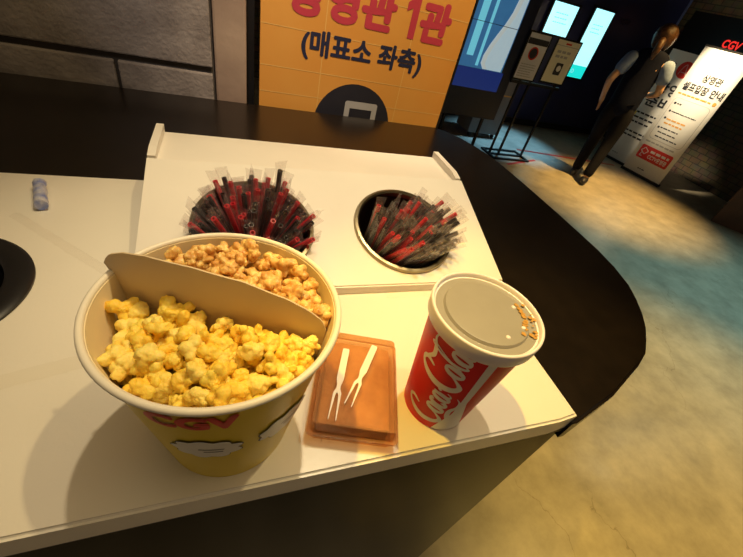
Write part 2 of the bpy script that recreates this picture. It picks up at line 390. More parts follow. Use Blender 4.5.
outer = [(0.403, 0.128), (0.49, 0.152), (0.585, 0.190), (0.625, 0.210), (0.655, 0.234), (0.684, 0.260), (0.707, 0.287), (0.731, 0.322), (0.753, 0.362), (0.770, 0.418), (0.780, 0.481), (0.785, 0.627), (0.786, 0.766),
         (0.783, 0.90), (0.776, 0.965), (0.760, 1.03), (0.735, 1.10), (0.70, 1.15), (0.665, 1.178), (-1.2, 1.178), (-1.2, 0.668), (0.394, 0.668), (0.394, 0.128)]
bm = BM(); prism(bm, outer, 1.065, 1.105)
es = [e for e in bm.edges if abs(e.verts[0].co.z - e.verts[1].co.z) < 1e-5 and e.verts[0].co.z > 1.1 and not (min(e.verts[0].co.y, e.verts[1].co.y) < 0.67 and max(e.verts[0].co.x, e.verts[1].co.x) < 0.4)]
bmesh.ops.bevel(bm, geom=es, offset=0.004, segments=3, affect='EDGES')
led = obj('counter_ledge', bm, M_black, smooth=True, angle=30)
tag(led, 'glossy black counter ledge with a rounded corner around the white worktop', 'countertop')

bm = BM()
prism(bm, [(-1.2, 0.128), (0.362, 0.128), (0.392, 0.131), (0.392, 0.664), (-1.2, 0.664)], 1.088, 1.12)
es = [e for e in bm.edges if min(v.co.z for v in e.verts) > 1.119]
bmesh.ops.bevel(bm, geom=es, offset=0.003, segments=3, affect='EDGES')
top = obj('counter_worktop', bm, M_white, smooth=True, angle=35)
tag(top, 'white worktop slab carrying the popcorn tub and drink cup', 'worktop')
cut(top, [cyl(BIN_R - 0.012, 0.9, 1.3, Matrix.Translation((BIN[0], BIN[1], 0)))] + [cyl(0.0805, -0.2, 0.2, bowl_mtx(*b)) for b in BOWLS])

# waste bin opening
t = empty('waste_bin', 'round black waste opening sunk in the white worktop at the left edge', 'bin', (BIN[0], BIN[1], 1.12))
bm = BM(); r = BIN_R
lathe(bm, [(r - 0.026, 0.0006), (r, 0.0006), (r, 0.003), (r - 0.004, 0.006), (r - 0.022, 0.006), (r - 0.028, 0.002), (r - 0.03, -0.03), (r - 0.026, -0.03), (r - 0.026, 0.0006)], 72)
obj('flange', bm, mat('black_rubber', (0.012, 0.011, 0.012), 0.35, var=0.2), t, True, 40)
bm = BM(); lathe(bm, [(r - 0.031, -0.008), (r - 0.031, -0.2), (0, -0.2), (0, -0.203), (r - 0.029, -0.203), (r - 0.0295, -0.031), (r - 0.031, -0.008)], 72)
obj('liner', bm, mat('dark_steel_liner', (0.10, 0.10, 0.11), 0.3, metal=0.8, var=0.3), t, True, 40)

# ------------------------------------------------------------------ straw stand
X0, X1 = -0.117, 0.416
t = empty('straw_stand', 'white sloping stand with two round holes of straws and an open channel behind', 'stand', (0, 0, 0))
bm = BM(); prism(bm, [(0.36, 1.1205), (0.36, 1.135), (0.575, 1.205), (0.577, 1.198), (0.69, 1.198), (0.69, 1.1205)], X0, X1, to=lambda a, b, c: (c, a, b))
es = [e for e in bm.edges if abs(e.verts[0].co.x - e.verts[1].co.x) > 0.3 and e.verts[0].co.z > 1.13]
bmesh.ops.bevel(bm, geom=es, offset=0.002, segments=2, affect='EDGES')
body = obj('sloping_panel', bm, M_stand, t, True, 20)
cut(body, [cyl(0.0805, -0.2, 0.2, bowl_mtx(*b)) for b in BOWLS])
for a, b in ((X0, X0 + 0.011), (X1 - 0.011, X1)):
    bm = BM(); prism(bm, [(0.578, 1.1985), (0.578, 1.206), (0.60, 1.2105), (0.69, 1.2105), (0.69, 1.1985)], a, b, to=lambda p, q, c: (c, p, q))
    obj('side_lip', bm, M_stand, t)

def bowl(mtx, label):
    bm = BM()
    lathe(bm, [(0.0795, -0.004), (0.0845, 0.0006), (0.0845, 0.003), (0.083, 0.0055), (0.079, 0.006), (0.0765, 0.004), (0.0765, -0.004), (0.0795, -0.004)], 64)
    o = bpy.data.objects.new('straw_cup', None); COL.objects.link(o); o.matrix_world = mtx; o.empty_display_size = 0.05
    tag(o, label, 'straw cup', 'metal straw cups in the stand')
    obj('rim', bm, M_brass, o, True, 40)
    bm = BM(); lathe(bm, [(0.0765, -0.0045), (0.0763, -0.11), (0.07, -0.125), (0, -0.127), (0, -0.129), (0.072, -0.128), (0.0785, -0.112), (0.079, -0.0045), (0.0765, -0.0045)], 64)
    obj('wall', bm, M_bowlin, o, True, 40)
    return o
bowl(bowl_mtx(*BOWLS[0]), 'round metal cup in the white stand behind the popcorn tub, packed full of straws')
bowl(bowl_mtx(*BOWLS[1]), 'round metal straw cup behind the drink cup, half full with its dark back showing')

# straws
SL = 0.145
def straw_mesh(m, name):
    bm = BM(); seg = 10; r = 0.0036
    lathe(bm, [(r * 0.7, 0), (r, 0), (r, SL), (r * 0.7, SL), (r * 0.7, SL - 0.02), (r * 0.7, 0)], seg)
    return obj(name, bm, m, None, True, 50)
def film_mesh(seed):
    rnd = random.Random(seed); bm = BM(); rings = []
    n = 13
    for k in range(n):
        z = -0.012 + (SL + 0.027) * k / (n - 1)
        e = abs(k / (n - 1) * 2 - 1) ** 6
        a = 0.0056 + 0.0012 * rnd.random() + 0.0028 * e; b = 0.0042 * (1 - e) + 0.0005 + 0.0006 * rnd.random()
        ph = 0.25 * math.sin(k * 0.9 + seed)
        ring = []
        for i in range(10):
            t = 2 * PI * i / 10; x = a * math.cos(t) * (1 + 0.12 * rnd.random()); y = b * math.sin(t) * (1 + 0.25 * rnd.random())
            ring.append(bm.verts.new((x * math.cos(ph) - y * math.sin(ph), x * math.sin(ph) + y * math.cos(ph), z)))
        rings.append(ring)
    for p, q in zip(rings, rings[1:]):
        for i in range(10): bm.faces.new((p[i], p[(i + 1) % 10], q[(i + 1) % 10], q[i]))
    return obj('wrapper', bm, M_film)
S_src = [straw_mesh(M_strawk, 'drinking_straw'), straw_mesh(M_strawr, 'drinking_straw')]
F_src = [film_mesh(s).data for s in range(5)]
for o in [o for o in COL.objects if o.name.startswith('wrapper')]: bpy.data.objects.remove(o)
used = [False, False]
def place_straw(kind, p0, d, twist, label, group, variant):
    if not used[kind]: o = S_src[kind]; used[kind] = True
    else: o = S_src[kind].copy(); COL.objects.link(o)
    q = d.to_track_quat('Z', 'Y').to_matrix().to_4x4() @ Matrix.Rotation(twist, 4, 'Z')
    o.matrix_world = Matrix.Translation(p0) @ q
    tag(o, label, 'straw', group)
    f = bpy.data.objects.new('wrapper', F_src[variant]); COL.objects.link(f); f.parent = o
names = ['black', 'red']
rnd = random.Random(3)
# left cup: packed upright, fanning outward
m = bowl_mtx(*BOWLS[0]); pts = []
tries = 0
while len(pts) < 84 and tries < 9000:
    tries += 1
    a = rnd.random() * 2 * PI; q = math.sqrt(rnd.random())
    x, y = 0.072 * q * math.cos(a), 0.072 * q * math.sin(a)
    if all((x - u) ** 2 + (y - v) ** 2 > 0.0112 ** 2 for u, v in pts): pts.append((x, y))
for x, y in pts:
    zb = -0.122 + 0.022 * rnd.random()
    base = Vector((x * 0.12, y * 0.12, zb)); rimp = Vector((x, y, 0))
    d = (rimp - base) + Vector((rnd.gauss(0, 0.004), rnd.gauss(0, 0.004), 0)); d.normalize()
    kind = 1 if rnd.random() < 0.48 else 0
    place_straw(kind, m @ base, m.to_3x3() @ d, rnd.random() * 6.28, names[kind] + ' straw in a clear wrapper, packed upright in the metal cup behind the popcorn tub',
                names[kind] + ' straws in the cup behind the tub', rnd.randrange(5))
# one black straw pulled up taller than the rest
place_straw(0, m @ Vector((0.03, 0.035, -0.085)), m.to_3x3() @ Vector((0.04, 0.14, 1)).normalized(), 0.4, 'single black straw standing tallest at the back of the cup behind the popcorn tub', None, 1)
# right cup: leaning to the right over the rim
m = bowl_mtx(*BOWLS[1]); cnt = 0; tries = 0; pts = []
while cnt < 62 and tries < 9000:
    tries += 1
    # where it crosses the mouth of the cup: the front and right two thirds of it
    a = rnd.random() * 2 * PI; q = math.sqrt(rnd.random()); x, y = 0.069 * q * math.cos(a), 0.069 * q * math.sin(a)
    if y > 0.020 + 0.32 * x or not all((x - u) ** 2 + (y - v) ** 2 > 0.0098 ** 2 for u, v in pts): continue
    pts.append((x, y))
    lean = 0.52 + 0.004 / 0.07 * x / 0.07 + rnd.gauss(0, 0.13)
    d = Vector((lean * (0.75 + 4.5 * (x + 0.03)), 0.42 * y / 0.07 + 0.25 + rnd.gauss(0, 0.14), 1)).normalized()
    down = 0.098 + 0.018 * rnd.random()
    b = Vector((x, y, 0)) - d * (down / 1.0)
    rr = math.hypot(b.x, b.y)
    if rr > 0.068: b.x *= 0.068 / rr; b.y *= 0.068 / rr; d = (Vector((x, y, 0)) - b).normalized()
    kind = 1 if rnd.random() < 0.42 else 0
    place_straw(kind, m @ b, m.to_3x3() @ d, rnd.random() * 6.28, names[kind] + ' straw in a clear wrapper, leaning in the half full cup behind the drink cup',
                names[kind] + ' straws leaning in the half full cup', rnd.randrange(5)); cnt += 1

# ------------------------------------------------------------------ popcorn tub
TX, TY, TZ = -0.0095, 0.196, 1.1205; TH = 0.159; RB, RT = 0.055, 0.0806
def tub_r(z): return RB + (RT - RB) * (z / TH)
tub = empty('popcorn_tub', 'large yellow paper popcorn tub with a divider, on the white worktop', 'popcorn tub', (TX, TY, TZ))
bm = BM()
lathe(bm, [(0, 0.004), (RB - 0.003, 0.004), (RB - 0.003, 0), (RB, 0), (RT, TH), (RT - 0.0015, TH), (RB - 0.0015, 0.006), (0, 0.006)], 96, mi=[0, 0, 0, 0, 1, 1, 1])
obj('body', bm, [M_yellow, M_paperwhite], tub, True, 40)
bm = BM(); ring = [(RT + 0.0014 + 0.0024 * math.cos(a), TH + 0.0005 + 0.0026 * math.sin(a)) for a in [2 * PI * k / 12 for k in range(13)]]
lathe(bm, ring, 96); bmesh.ops.remove_doubles(bm, verts=bm.verts[:], dist=1e-6)
obj('rolled_rim', bm, M_rim, tub, True)
# divider: paper wall across the chord, bowed, its crest rising over the rim
a = Vector((-0.089 - TX, 0.237 - TY)); b = Vector((0.064 - TX, 0.172 - TY)); dv = (b - a); L = dv.length; du = dv / L; pn = Vector((-du.y, du.x))
crest = [(0.0, -0.02), (0.0015, 0.0), (0.004, 0.010), (0.010, 0.018), (0.022, 0.0245), (0.04, 0.029), (0.072, 0.0315), (0.105, 0.029), (0.134, 0.019), (0.149, 0.0105), (0.160, 0.001), (0.1645, -0.012)]
def crest_z(s):
    for (s0, h0), (s1, h1) in zip(crest, crest[1:]):
        if s <= s1: return h0 + (h1 - h0) * (s - s0) / (s1 - s0)
    return -0.012
bm = BM(); front = []; back = []
N = 60
for k in range(N + 1):
    s = 0.0008 + (L - 0.0035) * k / N; zt = TH + crest_z(min(s, 0.1645)); colf = []; colb = []
    bow = -0.010 * math.sin(PI * s / L)
    for j in range(7):
        z = 0.03 + (zt - 0.03) * j / 6
        p = a + du * s + pn * bow
        rr = min(tub_r(z) - 0.0025, 9) if z < TH else 9
        if p.length > rr: p = p * (rr / p.length)
        for off, cl in ((0.0006, colb), (-0.0006, colf)):
            q = p + pn * off; cl.append(bm.verts.new((q.x, q.y, z)))
    front.append(colf); back.append(colb)
for k in range(N):
    for j in range(6):
        bm.faces.new((front[k][j], front[k + 1][j], front[k + 1][j + 1], front[k][j + 1])); bm.faces.new((back[k + 1][j], back[k][j], back[k][j + 1], back[k + 1][j + 1]))
    bm.faces.new((front[k][6], front[k + 1][6], back[k + 1][6], back[k][6])); bm.faces.new((back[k][0], back[k + 1][0], front[k + 1][0], front[k][0]))
for k in (0, N):
    for j in range(6): bm.faces.new((front[k][j], front[k][j + 1], back[k][j + 1], back[k][j]))
bmesh.ops.recalc_face_normals(bm, faces=bm.faces[:])
obj('divider', bm, mat('cream_divider_board', (0.70, 0.56, 0.36), 0.55, var=0.04, scale=20), tub, True, 50)
# printing wrapped on the tub
def wrap_tub(bm, ang, zc, off=0.0006):
    for v in bm.verts:
        z = zc + v.co.y; r = tub_r(z) + off + v.co.z; th = math.radians(ang) + v.co.x / r
        v.co = Vector((r * math.cos(th), r * math.sin(th), z))
    return bm
def shape_bm(pts):
    bm = BM(); f = bm.faces.new([bm.verts.new((x, y, 0)) for x, y in pts]); bmesh.ops.triangulate(bm, faces=[f]); bmesh.ops.subdivide_edges(bm, edges=bm.edges[:], cuts=3, use_grid_fill=True); return bm
def cloud_pts(wd, h, lobes=9, seed=0):
    rnd = random.Random(seed); pts = []
    for k in range(72):
        t = 2 * PI * k / 72; s = 0.9 + 0.20 * abs(math.sin(lobes * t / 2 + seed)); pts.append((wd / 2 * s * math.cos(t), h / 2 * s * math.sin(t)))
    return pts
bm = text_bm('CGV', 0.025, 0.0014, sub=2)
for v in bm.verts: v.co.x *= 1.05
obj('printed_letters', wrap_tub(bm, -104, 0.137, 0.0008), M_red, tub)
for ang, zc, sd in ((-101, 0.086, 0.3), (-53, 0.088, 1.1)):
    o1 = obj('printed_cloud', wrap_tub(shape_bm(cloud_pts(0.046, 0.035, 9, sd)), ang, zc, 0.0010), M_ink, tub)
    obj('cloud_face', wrap_tub(shape_bm(cloud_pts(0.0446, 0.0336, 9, sd)), ang, zc, 0.00115), M_cloud, o1)
    bm = BM()
    for j in range(2):
        x = -0.008 + j * 0.003; l = 0.017 - j * 0.004
        vs = [(x, 0.002 - j * 0.005), (x + l, 0.002 - j * 0.005), (x + l, 0.0035 - j * 0.005), (x, 0.0035 - j * 0.005)]
        bm.faces.new([bm.verts.new((p, q, 0)) for p, q in vs])
    bmesh.ops.subdivide_edges(bm, edges=bm.edges[:], cuts=3, use_grid_fill=True)
    obj('printed_lines', wrap_tub(bm, ang + 2, zc - 0.002, 0.0013), M_ink, o1)

# ------------------------------------------------------------------ popcorn
def pop_mesh(seed, mats, hull=0.25):
    rnd = random.Random(seed); bm = BM(); bmesh.ops.create_icosphere(bm, subdivisions=4, radius=1)
    lobes = []
    for k in range(rnd.randint(8, 12)):
        d = Vector((rnd.gauss(0, 1), rnd.gauss(0, 1), rnd.gauss(0, 0.8))).normalized()
        rr = 0.26 + 0.22 * rnd.random(); lobes.append((d * (0.34 + 0.42 * rnd.random()), rr))
    core = 0.45
    hd = Vector((rnd.gauss(0, 1), rnd.gauss(0, 1), rnd.gauss(0, 1))).normalized()
    for v in bm.verts:
        d = v.co.normalized(); best = core
        for c, rr in lobes:
            bq = d.dot(c); disc_ = bq * bq - c.dot(c) + rr * rr
            if disc_ > 0 and bq > 0: best = max(best, bq + math.sqrt(disc_))
        n1 = noise.noise(d * 3.2 + Vector((seed, 0, 0))); n2 = noise.noise(d * 7 + Vector((0, seed, 0)))
        v.co = d * best * (1 + 0.14 * n1 + 0.09 * n2)
    bmesh.ops.scale(bm, vec=(0.0096,) * 3, verts=bm.verts[:])
    for f in bm.faces:
        c = f.calc_center_median()
        if hull and c.normalized().dot(hd) > 0.93 and c.length < 0.0060 and seed % 2: f.material_index = 1
        return obj('popcorn', bm, mats, None, True)
Y_src = [pop_mesh(s, [M_pop if s % 3 else M_pop2, M_hull], 1) for s in range(9)]
C_src = [pop_mesh(s + 40, [M_car, M_hull], 1) for s in range(6)]
def in_tub(x, y, z, marg):   # local coords
    return math.hypot(x, y) < tub_r(z) - marg
def side(x, y):              # signed distance from the bowed divider
    p = Vector((x, y)) - a; s = p.dot(du); return p.dot(pn) + 0.010 * math.sin(PI * max(0, min(1, s / L)))
def heap(src, srcname, n, test, height, label, group, rnd, dmin):
    placed = []; t = 0; used0 = set()
    while len(placed) < n and t < 60000:
        t += 1
        x = rnd.uniform(-0.08, 0.08); y = rnd.uniform(-0.08, 0.08)
        lay = rnd.choice((0, 0, 1, 2)) if t > 4000 else 0
        z = height(x, y) - 0.0085 * lay + rnd.gauss(0, 0.002)
        if not test(x, y) or not in_tub(x, y, z - 0.004, 0.0092): continue
        p = Vector((x, y, z))
        if any((p - q).length < dmin for q in placed): continue
        placed.append(p); k = rnd.randrange(len(src))
        if k not in used0: o = src[k]; used0.add(k)
        else: o = src[k].copy(); COL.objects.link(o)
        o.location = Vector((TX, TY, TZ)) + p; sc = rnd.uniform(0.82, 1.15); o.scale = (sc,) * 3
        o.rotation_euler = (rnd.random() * 6.28, rnd.random() * 6.28, rnd.random() * 6.28)
        tag(o, label, 'popcorn', group)
    for k, o in enumerate(src):
        if k not in used0: bpy.data.objects.remove(o)
    return placed
rnd = random.Random(11)
hy = lambda x, y: 0.141 + 0.012 * max(0, 1 - (x * x + (y + 0.02) ** 2) / 0.0035) + 0.006 * noise.noise(Vector((x * 40, y * 40, 0)))
hc = lambda x, y: 0.152 + 0.010 * noise.noise(Vector((x * 40, y * 40, 3)))
heap(Y_src, 'y', 270, lambda x, y: side(x, y) < -0.0095, hy, 'yellow buttered popcorn piece heaped in the front half of the tub', 'buttered popcorn in front of the divider', rnd, 0.0099)
heap(C_src, 'c', 110, lambda x, y: side(x, y) > 0.0095, hc, 'brown caramel popcorn piece in the back half of the tub, behind the divider', 'caramel popcorn behind the divider', rnd, 0.0098)
# the mass of popcorn below the pieces that can be told apart
def fill(name, sgn, hf, m, label):
    bm = BM(); grid = {}
    n = 44
    for i in range(n + 1):
        for j in range(n + 1):
            x = -0.08 + 0.16 * i / n; y = -0.08 + 0.16 * j / n
            z = hf(x, y) - 0.014 + 0.004 * noise.noise(Vector((x * 120, y * 120, 5)))
            if in_tub(x, y, z - 0.012, 0.002) and sgn * side(x, y) > 0.0015: grid[i, j] = bm.verts.new((TX + x, TY + y, TZ + z))
    for i in range(n):
        for j in range(n):
            k = [(i, j), (i + 1, j), (i + 1, j + 1), (i, j + 1)]
            if all(q in grid for q in k): bm.faces.new([grid[q] for q in k])
    r = bmesh.ops.extrude_face_region(bm, geom=bm.faces[:])
    for v in [g for g in r['geom'] if isinstance(g, bmesh.types.BMVert)]: v.co.z -= 0.012
    bmesh.ops.recalc_face_normals(bm, faces=bm.faces[:])
    return tag(obj(name, bm, m, None, True), label, 'popcorn', kind='stuff')
fill('popcorn_mass', -1, hy, M_pop, 'mass of yellow popcorn under the top pieces in the front of the tub')
fill('popcorn_mass', 1, hc, M_car, 'mass of caramel popcorn under the top pieces behind the divider')

# ------------------------------------------------------------------ drink cup
CX, CY, CZ = 0.2110, 0.1803, 1.1205; CH = 0.146; CB, CT = 0.0360, 0.0486
def cup_r(z): return CB + (CT - CB) * z / CH
cup = empty('drink_cup', 'red paper soft drink cup with white script and a frosted lid, on the white worktop', 'drink cup', (CX, CY, CZ))
bm = BM(); lathe(bm, [(0, 0.005), (CB - 0.002, 0.005), (CB - 0.002, 0), (CB, 0), (CT, CH), (CT - 0.001, CH), (CB - 0.001, 0.007), (0, 0.007)], 96)
obj('body', bm, M_dred, cup, True, 40)
bm = BM(); z = CH
lathe(bm, [(CT + 0.0004, z - 0.0095), (CT + 0.0026, z - 0.0095), (CT + 0.0032, z - 0.008), (CT + 0.0040, z + 0.0040), (CT + 0.0037, z + 0.0052), (CT + 0.0030, z + 0.0058), (CT + 0.0017, z + 0.0058), (CT + 0.0010, z + 0.005), (CT + 0.0004, z + 0.001), (CT - 0.0014, z + 0.0006)], 96)
lid = obj('lid_rim', bm, M_lidrim, cup, True, 60)
bm = BM(); lathe(bm, [(CT - 0.0012, z + 0.0010), (CT - 0.0055, z + 0.0004), (CT - 0.0085, z + 0.0006), (CT - 0.0098, z + 0.0034), (CT - 0.0115, z + 0.0038), (0, z + 0.0034)], 96)
# raised disc sits off-centre towards the back
obj('lid_disc', bm, M_lid, cup, True, 40)
for an, rr in ((4, 0.031), (-42, 0.034), (-84, 0.031)):
    bm = BM(); bmesh.ops.create_uvsphere(bm, u_segments=14, v_segments=8, radius=0.0022, matrix=Matrix.Translation((rr * math.cos(math.radians(an)), rr * math.sin(math.radians(an)), z + 0.0036)) @ Matrix.Diagonal((1, 1, 0.55, 1)))
    obj('lid_button', bm, M_lidrim, cup, True)
bm = BM(); rnd = random.Random(5)
for k in range(30):
    an = math.radians(rnd.gauss(-22, 20)); rr = rnd.choice((rnd.uniform(0.0425, 0.0465), rnd.uniform(0.034, 0.0365))); s = rnd.uniform(0.0008, 0.0026)
    n = 10; f = bm.faces.new([bm.verts.new((rr * math.cos(an) + s * (0.7 + 0.5 * rnd.random()) * math.cos(2 * PI * i / n), rr * math.sin(an) + s * (0.7 + 0.5 * rnd.random()) * math.sin(2 * PI * i / n), z + (0.0018 if rr > 0.0405 else 0.0042) + k * 0.00003)) for i in range(n)])
tag(obj('spill_stain', bm, M_stain, cup), 'brown caramel coloured drip marks on the lid')

def ribbon(bm, pts, n=10, close=False):
    """variable-width stroke: pts (x, y, width); Catmull-Rom"""
    P = list(pts); out = []
    m_ = len(P) if close else len(P) - 1
    for i in range(m_):
        g = (lambda k: P[k % len(P)]) if close else (lambda k: P[max(0, min(len(P) - 1, k))])
        p0, p1, p2, p3 = g(i - 1), g(i), g(i + 1), g(i + 2)
        for s in range(n):
            t = s / n
            out.append(tuple(0.5 * (2 * p1[c] + (p2[c] - p0[c]) * t + (2 * p0[c] - 5 * p1[c] + 4 * p2[c] - p3[c]) * t * t + (3 * p1[c] - p0[c] - 3 * p2[c] + p3[c]) * t ** 3) for c in range(3)))
    out.append(out[0] if close else P[-1])
    prev = None
    for i, (x, y, wd) in enumerate(out):
        q = out[(i + 1) % len(out)] if close or i < len(out) - 1 else out[i]; r = out[i - 1] if (i > 0 or close) else out[i]
        if close and i == len(out) - 1: q = out[1]
        if close and i == 0: r = out[-2]
        tx, ty = q[0] - r[0], q[1] - r[1]; l = math.hypot(tx, ty) or 1; nx, ny = -ty / l, tx / l
        e = (bm.verts.new((x + nx * wd / 2, y + ny * wd / 2, 0)), bm.verts.new((x - nx * wd / 2, y - ny * wd / 2, 0)))
        if prev: bm.faces.new((prev[0], prev[1], e[1], e[0]))
        prev = e
def oval(bm, cx, cy, rx, ry, slant=0.25, thick=0.18, thin=0.085, a0=0, a1=360):
    pts = []; closed = a1 - a0 >= 360; n = 12
    for k in range(n if closed else n + 1):
        t = math.radians(a0 + (a1 - a0) * k / n); x = rx * math.cos(t); y = ry * math.sin(t)
        pts.append((cx + x + slant * y, cy + y, thin + (thick - thin) * abs(math.cos(t)) ** 1.2))
    ribbon(bm, pts, 4, closed)
def bigC(bm, ox, s):
    p = [(.62, .66, .04), (.70, .86, .09), (.60, 1.0, .07), (.42, .97, .07), (.22, .74, .13), (.10, .40, .16), (.16, .08, .14), (.36, -.04, .09), (.60, .10, .05), (.74, .26, .03)]
    ribbon(bm, [(ox + x * s, y * s - 0.0, wd * s * 1.45) for x, y, wd in p], 8)
bm = BM()
bigC(bm, 0.0, 1.0)
oval(bm, 0.92, 0.22, 0.13, 0.22)
oval(bm, 1.28, 0.22, 0.13, 0.22, a0=45, a1=330)
oval(bm, 1.62, 0.22, 0.13, 0.22); ribbon(bm, [(1.83, .46, .06), (1.76, .22, .09), (1.76, .03, .08), (1.86, .02, .04), (1.95, .12, .03)])
ribbon(bm, [(1.93, .30, .07), (2.0, .36, .09), (2.10, .34, .08)])
bigC(bm, 2.02, 1.12)
oval(bm, 3.02, 0.24, 0.14, 0.23)
ribbon(bm, [(3.22, .12, .03), (3.36, .42, .05), (3.52, .84, .05), (3.54, 1.04, .06), (3.46, 1.02, .06), (3.36, .60, .10), (3.32, .20, .11), (3.38, .02, .08), (3.48, .08, .04)])
oval(bm, 3.68, 0.24, 0.14, 0.23); ribbon(bm, [(3.92, .50, .06), (3.84, .24, .10), (3.84, .03, .09), (3.96, .02, .04), (4.10, .16, .03)])
# long tail of the first capital under the word, long flag of the second over it
ribbon(bm, [(.30, -.02, .10), (.14, -.16, .07), (.32, -.25, .09), (.72, -.16, .13), (1.06, -.16, .13), (1.34, -.28, .10), (1.64, -.27, .06), (1.84, -.16, .02)])
ribbon(bm, [(2.64, 1.10, .08), (2.86, 1.00, .10), (3.10, .88, .13), (3.42, .92, .12), (3.72, 1.02, .07), (3.94, .96, .03)])
SC = 0.128 / 4.1
for v in bm.verts:
    zz = 0.012 + v.co.x * SC; up = (v.co.y - 0.40) * 0.038
    r = cup_r(zz) + 0.0005; th = math.radians(-143) - up / r
    v.co = Vector((r * math.cos(th), r * math.sin(th), zz))
obj('script_lettering', bm, M_cupwhite, cup)
bm = BM(); prev = None
for k in range(41):
    zz = 0.001 + (CH - 0.009) * k / 40; t = k / 40
    aL = -122 + 15 * min(1, t * 3.5) - 6 * max(0, t - 0.4)
    aR = -62 - 34 * min(1, t * 2.2) ** 0.6 - 5 * t
    r = cup_r(zz) + 0.0005; e = []
    for j in range(7):
        th = math.radians(aL + (aR - aL) * j / 6); e.append(bm.verts.new((r * math.cos(th), r * math.sin(th), zz)))
    if prev:
        for j in range(6): bm.faces.new((prev[j], prev[j + 1], e[j + 1], e[j]))
    prev = e
obj('white_ribbon_print', bm, M_cupwhite, cup)

# ------------------------------------------------------------------ snack box and forks
ang = math.atan2(-0.027, 0.083)
bxm = Matrix.Translation((0.1185, 0.2035, 1.1205)) @ Matrix.Rotation(ang, 4, 'Z')
boxo = empty('snack_box', 'flat amber plastic snack box on the worktop between tub and cup', 'box', (0.1185, 0.2035, 1.1205), ang)
W, D = 0.091, 0.123
def tray(bm, w0, d0, w1, d1, z0, z1, bev):
    vs = []
    for wd, dd, zz in ((w0, d0, z0), (w1, d1, z1)):
        c = bev; ring = []
        for sx, sy in ((1, 1), (-1, 1), (-1, -1), (1, -1)):
            pts = [(sx * (wd / 2), sy * (dd / 2 - c)), (sx * (wd / 2 - c * .3), sy * (dd / 2 - c * .3)), (sx * (wd / 2 - c), sy * (dd / 2))]
            if sx * sy < 0: pts.reverse()
            ring += [bm.verts.new((p, q, zz)) for p, q in pts]
        vs.append(ring)
    n = 12
    for i in range(n): bm.faces.new((vs[0][i], vs[0][(i + 1) % n], vs[1][(i + 1) % n], vs[1][i]))
    return vs
bm = BM(); v = tray(bm, W - 0.010, D - 0.010, W - 0.002, D - 0.002, 0.0005, 0.014, 0.004); bm.faces.new(v[0][::-1])
obj('base_tray', bm, M_amber, boxo)
bm = BM()
v = tray(bm, W, D, W, D, 0.0145, 0.017, 0.004); 
v2 = tray(bm, W - 0.007, D - 0.006, W - 0.010, D - 0.009, 0.017, 0.031, 0.004); bm.faces.new(v2[1])
for i in range(12): bm.faces.new((v[1][i], v[1][(i + 1) % 12], v2[0][(i + 1) % 12], v2[0][i]))
bmesh.ops.recalc_face_normals(bm, faces=bm.faces[:])
obj('lid', bm, M_amber, boxo)
bm = BM(); box(bm, (-W / 2 + 0.009, -D / 2 + 0.010, 0.002), (W / 2 - 0.009, D / 2 - 0.010, 0.022), 0.004)
bmesh.ops.subdivide_edges(bm, edges=bm.edges[:], cuts=4, use_grid_fill=True)
for vv in bm.verts:
    if vv.co.z > 0.012: vv.co.z += 0.003 * noise.noise(vv.co * 60)
sn = obj('snack_filling', bm, M_snack, None, True, 50); sn.matrix_world = bxm
tag(sn, 'brown snack pieces seen through the amber box lid', 'snack', kind='stuff')

def fork(p0, p1, label):
    p0 = Vector(p0); p1 = Vector(p1); d = p1 - p0; L = d.length; an = math.atan2(d.y, d.x)
    o = empty('snack_fork', label, 'fork', (p0.x, p0.y, 1.1522), an, 'small white forks on the snack box')
    hw = 0.0036
    pts = [(0, -hw * .8), (0.002, -hw), (L * .46, -hw * 1.05), (L * .56, -hw * .55), (L * .60, -hw * .6), (L * .66, -hw * 1.15), (L * .66, hw * 1.15), (L * .60, hw * .6), (L * .56, hw * .55), (L * .46, hw * 1.05), (0.002, hw), (0, hw * .8)]
    bm = BM(); prism(bm, pts, 0, 0.0016); obj('handle', bm, M_fork, o)
    for s in (-1, 1):
        bm = BM(); prism(bm, [(L * .655, s * hw * 1.15), (L * .655, s * hw * .25), (L * .70, s * hw * .45), (L, s * hw * .95), (L * .985, s * hw * 1.15)], 0.0001, 0.0015)
        obj('tine', bm, M_fork, o)
    return o
fork((0.1135, 0.240), (0.080, 0.160), 'left one of the two small white forks on the amber box')
fork((0.1475, 0.240), (0.0985, 0.172), 'right one of the two small white forks on the amber box')

# ------------------------------------------------------------------ small things on the worktop
bm = BM(); rnd = random.Random(2)
p0 = Vector((-0.275, 0.618, 0)); p1 = Vector((-0.256, 0.556, 0)); d = (p1 - p0); L = d.length
n = 14
pts = [p0 + d * (k / (n - 1)) for k in range(n)]
tube(bm, [(p.x, p.y, 1.1295) for p in pts], [0.0078 + 0.0007 * rnd.random() for k in range(n)], 14)
for v in bm.verts: v.co.z = 1.1212 + max(0, (v.co.z - 1.1212)); v.co.x += rnd.gauss(0, 0.0004)
tag(obj('crumpled_wrapper', bm, M_foil, None, True, 60), 'small rolled blue and silver wrapper on the worktop left of the stand', 'wrapper')
